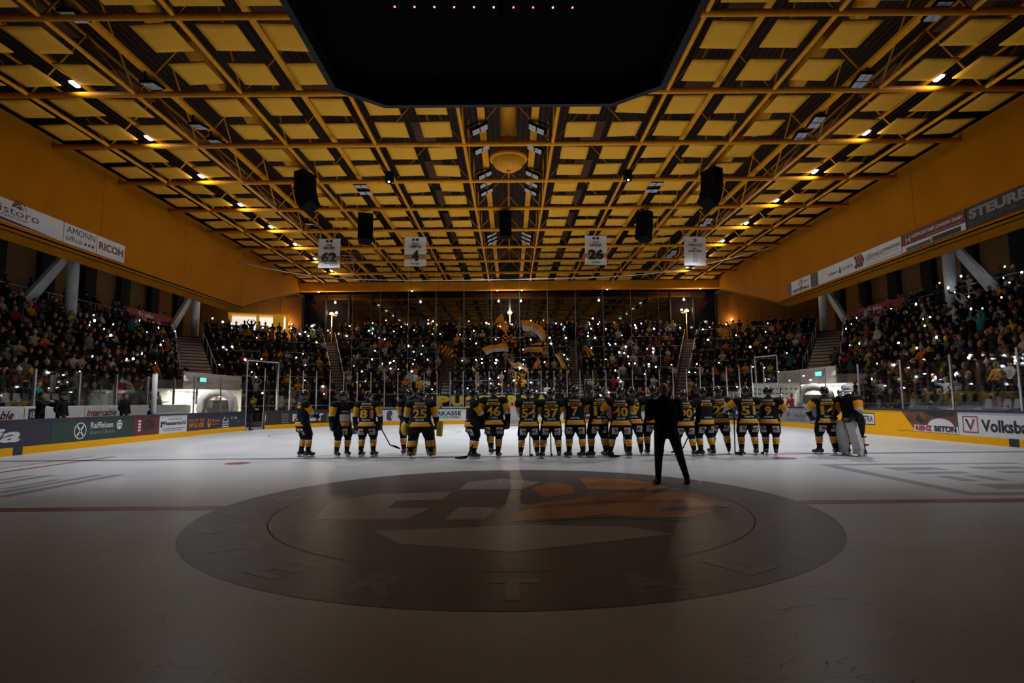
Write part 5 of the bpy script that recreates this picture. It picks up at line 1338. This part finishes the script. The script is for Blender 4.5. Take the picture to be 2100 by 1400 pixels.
# which ones are built singly: the 300 that show largest
people.sort(key=lambda q:q[8][2]+(0 if -20<q[8][0]<2120 and q[8][1]>500 else 500))
TP={'left':.075,'right':.11,'corner left':.17,'corner right':.18,'end left':.18,'end centre':.20,'end right':.24,'left walkway':.05,'right walkway':.05,'end walkway':.22}
cv=[];cf=[];cm=[];cc=[]; nv=0; CMESH={}
def arr(me):
    if me.name in CMESH: return CMESH[me.name]
    v=np.empty(len(me.vertices)*3); me.vertices.foreach_get('co',v)
    f=[tuple(p.vertices) for p in me.polygons]; m=[p.material_index for p in me.polygons]
    CMESH[me.name]=(v.reshape(-1,3),f,m); return CMESH[me.name]
def wear(kind): return {'sit':'seated','stand':'standing'}[kind]
PANTC=(.02,.02,.026); SKINC=(.50,.26,.17); SHOEC=(.015,.014,.014)
phones=[]; nsingle=0
ROWN={'left':'left stand','right':'right stand'}
tor_count=0
for q in people:
    key,k,idx,x,y,z,hd,sit,pr=q
    st='sit' if sit else 'stand'
    torch = rc.random()<TP[key] and tor_count<230
    nm = (('torch' if sit else rc.choice(('torch','torch2'))) if torch else rc.choice(('lap','lap','clap','lean') if sit else ('pocket','clap','clap','fold')))
    cname,col,_=pick(); sc_=rc.uniform(.93,1.05)
    hk=rc.choices(('short','long','beanie'),(5,3,4))[0]; hname,hcol=rc.choice(BC if hk=='beanie' else HC)
    own = nsingle<298 and key in('left','right','left walkway','right walkway')
    M=Matrix.Translation((x,y,z))@Matrix.Rotation(hd,4,'Z')@Matrix.Scale(sc_,4)
    if own:
        me,hc,Rm,WR=VAR[(st,nm)]; nsingle+=1
        o=link('person',me); o.matrix_world=M; o.color=(*col,1)
        hs=('%s knit hat'%hname) if hk=='beanie' else '%s%s hair'%('long ' if hk=='long' else '',hname)
        if 'walkway' in key: lb='%s spectator in %s jacket, %s, number %s on the %s'%(wear(st),cname,hs,ordn(idx+1),key)
        else: lb='spectator, %s jacket, %s, %s row, %s %s from stairs, %s stand'%(cname,hs,ordn(k+1),ordn(idx+1),'seat' if st=='sit' else 'place',key)
        tag(o,lb,'person','spectators in the side stands')
        h=link('knit_hat' if hk=='beanie' else 'hair',HAIRS[((st,nm),hk)],o); h.color=(*hcol,1)
    else:
        me,hc,Rm,WR=VAR[(st,nm,'lod')]
        v,f,m=arr(me); Mn=np.array(M); vw=v@Mn[:3,:3].T+Mn[:3,3]
        cv.append(vw); cf += [tuple(nv+i for i in g) for g in f]; nv+=len(v)
        tab=(col,PANTC,SKINC,SHOEC); cc += [tab[i] for i in m]
        hm=HAIRS[((st,nm),hk)]; v,f,m=arr(hm); vw=v@Mn[:3,:3].T+Mn[:3,3]
        cv.append(vw); cf += [tuple(nv+i for i in g) for g in f]; nv+=len(v); cc += [hcol]*len(f)
    if torch:
        tor_count+=1
        wr_=M@Vector(WR[1])
        phones.append((wr_,hd,key,k,idx,pr))
me=bpy.data.meshes.new('crowd'); me.from_pydata(np.concatenate(cv).tolist(),[],cf)
ca=me.color_attributes.new('col','FLOAT_COLOR','CORNER')
ls=np.empty(len(me.polygons),np.int32); me.polygons.foreach_get('loop_total',ls)
cols=np.repeat(np.c_[np.array(cc),np.ones(len(cc))],ls,axis=0); ca.data.foreach_set('color',cols.astype(np.float32).ravel())
me.materials.append(mat('crowd_clothes',attr='col',rough=.85,spec=.12)); me.polygons.foreach_set('use_smooth',[True]*len(me.polygons)); me.update()
tag(link('crowd',me),'dense crowd of spectators packed on the far terraces','crowd',kind='stuff')

# ------------------------------------------------------------------ phones with lit torches
pb=MB().box((0,0,0),(.078,.012,.155)).mesh('phone_body',mat('phone_black',(.01,.01,.012),.3))
tl_=[]
for r_ in (.035,.05,.07): tl_.append(MB().tube((0,.004,0),(0,.016,0),r_,n=12).mesh('torch',TORCH))  # discs wider than a real torch, its glare put into their size
for i,(p,hd,key,k,idx,pr) in enumerate(phones):
    t=thing('phone','phone with lit white torch, %s row up, %s place, %s'%(ordn(k+1),ordn(idx+1),key+(' stand' if key in('left','right') else '')),'phone',p,hd+rc.uniform(-.5,.5),'phones with lit torches')
    link('phone_body',pb,t,(0,0,.03)); o=link('torch_light',tl_[rc.choices((0,1,2),(4,4,2))[0]],t,(0,.004,.05))

# ------------------------------------------------------------------ seats left free in the side stands
sp=empty('stadium_seat')
b=MB(); n=6
for i in range(n):
    a0,a1=-.9+1.8*i/n,-.9+1.8*(i+1)/n
    b.slab([(.22*math.sin(a0),-.20-.04*(1-math.cos(a0)),.40),(.22*math.sin(a1),-.20-.04*(1-math.cos(a1)),.40),(.21*math.sin(a1)*.9,-.27,.80),(.21*math.sin(a0)*.9,-.27,.80)],(0,.025,0))
b.build('backrest',SEATM,sp); b=MB(); b.slab([(-.2,-.2,.42),(.2,-.2,.42),(.19,.2,.45),(-.19,.2,.45)],(0,0,.03)); b.build('seat_pan',SEATM,sp); MB().box((0,-.1,.2),(.06,.06,.42)).build('stem',METAL,sp)
first=True; ns=0
empties.sort(key=lambda q:q[7][2]+(0 if -20<q[7][0]<2120 and q[7][1]>500 else 500))
for key,k,idx,x,y,z,hd,pr in empties[:280]:
    o=sp if first else copy_tree(sp); first=False; o.location=(x,y,z); o.rotation_euler=(0,0,hd)
    tag(o,'empty grey plastic seat, %s row up, %s place from stairs, %s stand'%(ordn(k+1),ordn(idx+1),key),'seat','empty seats in the side stands')

# ------------------------------------------------------------------ crush barriers in the standing terraces and stair handrails
bar=MB().tube((-1,0,0),(1,0,0),.028,n=6).mesh('bar',METAL,True); leg=MB().tube((0,0,-1.0),(0,0,0),.026,n=6).mesh('post',METAL,True)
for key in('end left','end centre','end right','corner left','corner right'):
    A0,B0,A1,B1,n,z0,rise,*_=BL[key]; c_=0
    for k in range(0,n,2):
        a=Vector(lerp(A0,A1,(k+.12)/n)); b_=Vector(lerp(B0,B1,(k+.12)/n)); L=(b_-a).length; m=max(1,int(L/3.4)); dv=(b_-a).normalized()
        for i in range(m):
            if (i+k//2)%3==2 and m>2: continue
            w_=L/m*.40; p=a+dv*((i+.5+ (.12 if k%4 else -.1))*L/m); c_+=1
            t=thing('crush_barrier','steel crush barrier, %s row up, %s from left, %s terrace'%(ordn(k+1),ordn(i+1),key),'barrier',(p.x,p.y,z0+rise*k+1.02),math.atan2(dv.y,dv.x),'crush barriers on the standing terraces')
            o=link('bar',bar,t); o.scale=(w_,1,1)
            link('post',leg,t,(-w_,0,0)); link('post',leg,t,(w_,0,0))
for key,A0,B0,A1,B1,n,z0,r_ in ST:
    ff=0
    for sd,(E0,E1) in enumerate(((A0,A1),(B0,B1))):
        if key.startswith('end') : continue
        a=Vector((*lerp(E0,E1,ff),z0)); b_=Vector((*E1,z0+r_*n)); 
        t=thing('handrail','sloping steel handrail on the %s side of the %s stair'%(('left','right')[sd],key.replace('_',' ')),'handrail',a,0,'stair handrails')
        d_=b_-a
        MB().tube((0,0,.95),d_+Vector((0,0,.95)),.028,n=6).build('rail',METAL,t,True)
        for i in range(5): q=d_*(i/4); MB().tube(q,q+Vector((0,0,.95)),.022,n=6).build('post',METAL,t)

# ------------------------------------------------------------------ terrace cloth banner with yellow letters
t=thing('terrace_banner','dark banner with big yellow letters on the front row behind the goal','banner',(-5.2,39.55,1.12))
MB().box((4.45,0,.42),(8.9,.02,.84)).build('cloth',BLACK,t); YB=mat('banner_yellow',(.62,.40,.03),.7)
for i,ch in enumerate('PUSTERTAL'): letters(t,lambda u,v,l:Vector((u,-.013,v)),ch,.12+.97*i,.06,.86,.72,YB,bold=.07)
t=thing('supporter_sign','small dark sign with orange letters right of the goal','banner',(8.35,39.6,1.9))
MB().box((1.35,0,.3),(2.7,.02,.6)).build('cloth',BLACK,t); letters(t,lambda u,v,l:Vector((u,-.013,v)),'IUL 77',.5,.1,1.75,.36,ORANGE,bold=.02)
# dugout style front wall boards below the end terrace
t=struct(empty('trim_3'),'low white advert strip behind the end glass','trim')
for k in range(14): MB().box((-10.4+1.6*k,39.3,1.02),(1.5,.05,.28)).build('strip_panel',WHITEB,t)

# ------------------------------------------------------------------ flags
def cloth_mat(name, col):                         # thin cloth lets light through from behind
    m=mat(name,col,.7,bump=.3,bscale=6); n=m.node_tree.nodes; l=m.node_tree.links
    tr=n.new('ShaderNodeBsdfTranslucent'); tr.inputs[0].default_value=(*col,1); mx=n.new('ShaderNodeMixShader'); mx.inputs[0].default_value=.45
    l.new(n['Principled BSDF'].outputs[0],mx.inputs[1]); l.new(tr.outputs[0],mx.inputs[2]); l.new(mx.outputs[0],n['Material Output'].inputs['Surface'])
    return m
FY=cloth_mat('flag_yellow',(1.0,.50,.02)); FW=cloth_mat('flag_white',(.85,.84,.82))
def flag(label, path, across, y, cols, pole, seed, check=False):
    r_=random.Random(seed); t=thing('flag',label,'flag',(pole[0],y,pole[1]),0,'supporter flags waving in the crowd')
    ox,oz=pole; n=16; m=8; vs=[]
    pts=[]
    for i in range(n+1):
        f_=i/n*(len(path)-1); j=min(int(f_),len(path)-2); u=f_-j
        def cr(a,b,c,d): return .5*((2*b)+(-a+c)*u+(2*a-5*b+4*c-d)*u*u+(-a+3*b-3*c+d)*u**3)
        g=lambda q:path[max(0,min(len(path)-1,q))]
        pts.append(tuple(cr(g(j-1)[c],g(j)[c],g(j+1)[c],g(j+2)[c]) for c in(0,1)))
    for i,(px,pz) in enumerate(pts):
        ax,az=across if not isinstance(across,list) else tuple(across[0][c]+(across[1][c]-across[0][c])*i/n for c in(0,1))
        for j in range(m+1):
            v=j/m; vs.append((px-ox+ax*v, .16*math.sin(i*.7+j*.35+seed)+.1*v*math.cos(i*.4), pz-oz+az*v+.03*math.sin(i*.9+seed)))
    b=MB(); N=len(vs); vs+=[(a_,b_+.008,c_) for a_,b_,c_ in vs]
    for i in range(n):
        for j in range(m):
            a=i*(m+1)+j; b.mi=(((i//2+j//2)%2) if check else min(len(cols)-1,int(j/m*len(cols))))
            b.f += [(a,a+1,a+m+2,a+m+1),(N+a+m+1,N+a+m+2,N+a+1,N+a)]; b.m+=[b.mi]*2
    b.v=vs; b.build('cloth',cols,t,True)
    p0=(path[0][0]-ox,path[0][1]-oz); p1=(p0[0]+(across[0] if not isinstance(across,list) else across[0][0]),p0[1]+(across[1] if not isinstance(across,list) else across[0][1]))
    MB().tube((0,0,0),(p0[0],0,p0[1]),.018,n=6).build('pole',METAL,t); MB().tube((p0[0],0,p0[1]),(p1[0],0,p1[1]),.018,n=6).build('pole_sleeve',BLACK,t)
S=.0394
def W(x,y): return ((x-1046)*S, 1.5+(822-y)*S*1.0)
def PT(*a): return [W(*q) for q in a]
flag('yellow flag folded over at the highest point of the flags',PT((1018,655),(1030,645),(1035,660),(1044,671)),(-.25,-.6),45.2,[FY,FY,FY],W(1040,690),1)
flag('large yellow and white flag sweeping right, topmost of the big ones',PT((1066,661),(1085,662),(1103,670),(1116,684)),[(.25,-.85),(-.25,-.85)],44.6,[FY,FW],W(1050,705),2)
flag('yellow and black flag curling back under the big yellow and white one',PT((1116,684),(1117,698),(1104,706),(1073,712)),[(-.35,-.3),(.05,-.45)],44.9,[FY,FY,BLACK],W(1100,735),3)
flag('yellow and white flag stretched flat left of the big flags',PT((990,717),(1008,711),(1026,709),(1041,708)),[(.3,-.52),(.08,-.62)],44.4,[FY,FW],W(985,742),4)
flag('yellow flag with black upper edge hanging below the curled one',PT((1073,713),(1092,711),(1110,713),(1111,722)),(-.05,-.55),44.7,[BLACK,FW,FY,FY],W(1108,745),5)
flag('yellow flag with black corner on the right stair',PT((1180,740),(1190,722),(1197,714),(1212,734)),[(.1,-.05),(-.4,-.2)],44.0,[FY,FY,BLACK,FY],W(1175,752),6)
flag('narrow yellow and white flag hanging straight down',PT((1133,729),(1140,740),(1146,752),(1149,760)),(.38,-.05),44.2,[FW,FY,FY],W(1130,715),7)
flag('black and yellow chequered flag on the left stair',PT((906,707),(915,711),(924,713),(932,719)),(.1,-.75),44.5,[BLACK,FY],W(900,735),8,True)
flag('white and orange crumpled flag in the middle',PT((1040,735),(1050,748),(1062,747),(1079,757)),(.15,-.45),43.6,[FW,FY,FW],W(1036,760),9)
flag('ragged yellow flag with black fringe above the glass',PT((973,760),(982,768),(988,775),(996,752)),[(.0,.3),(-.1,-.35)],43.0,[FW,FY,FY],W(985,795),10)
flag('black and yellow chequered flag hanging right behind the glass',PT((1046,770),(1052,782),(1056,790),(1060,796)),(.45,.15),42.4,[BLACK,FY],W(1048,805),11,True)
flag('dark flag with yellow pattern above the flat one',PT((1032,684),(1045,686),(1056,690),(1061,703)),(-.15,-.6),45.6,[BLACK,FY,BLACK],W(1030,715),12,True)
flag('small orange flag between the hanging flags',PT((1091,752),(1097,744),(1101,738)),(.15,-.4),43.4,[ORANGE,ORANGE],W(1090,765),13)
bpy.data.scenes.remove(TMP)
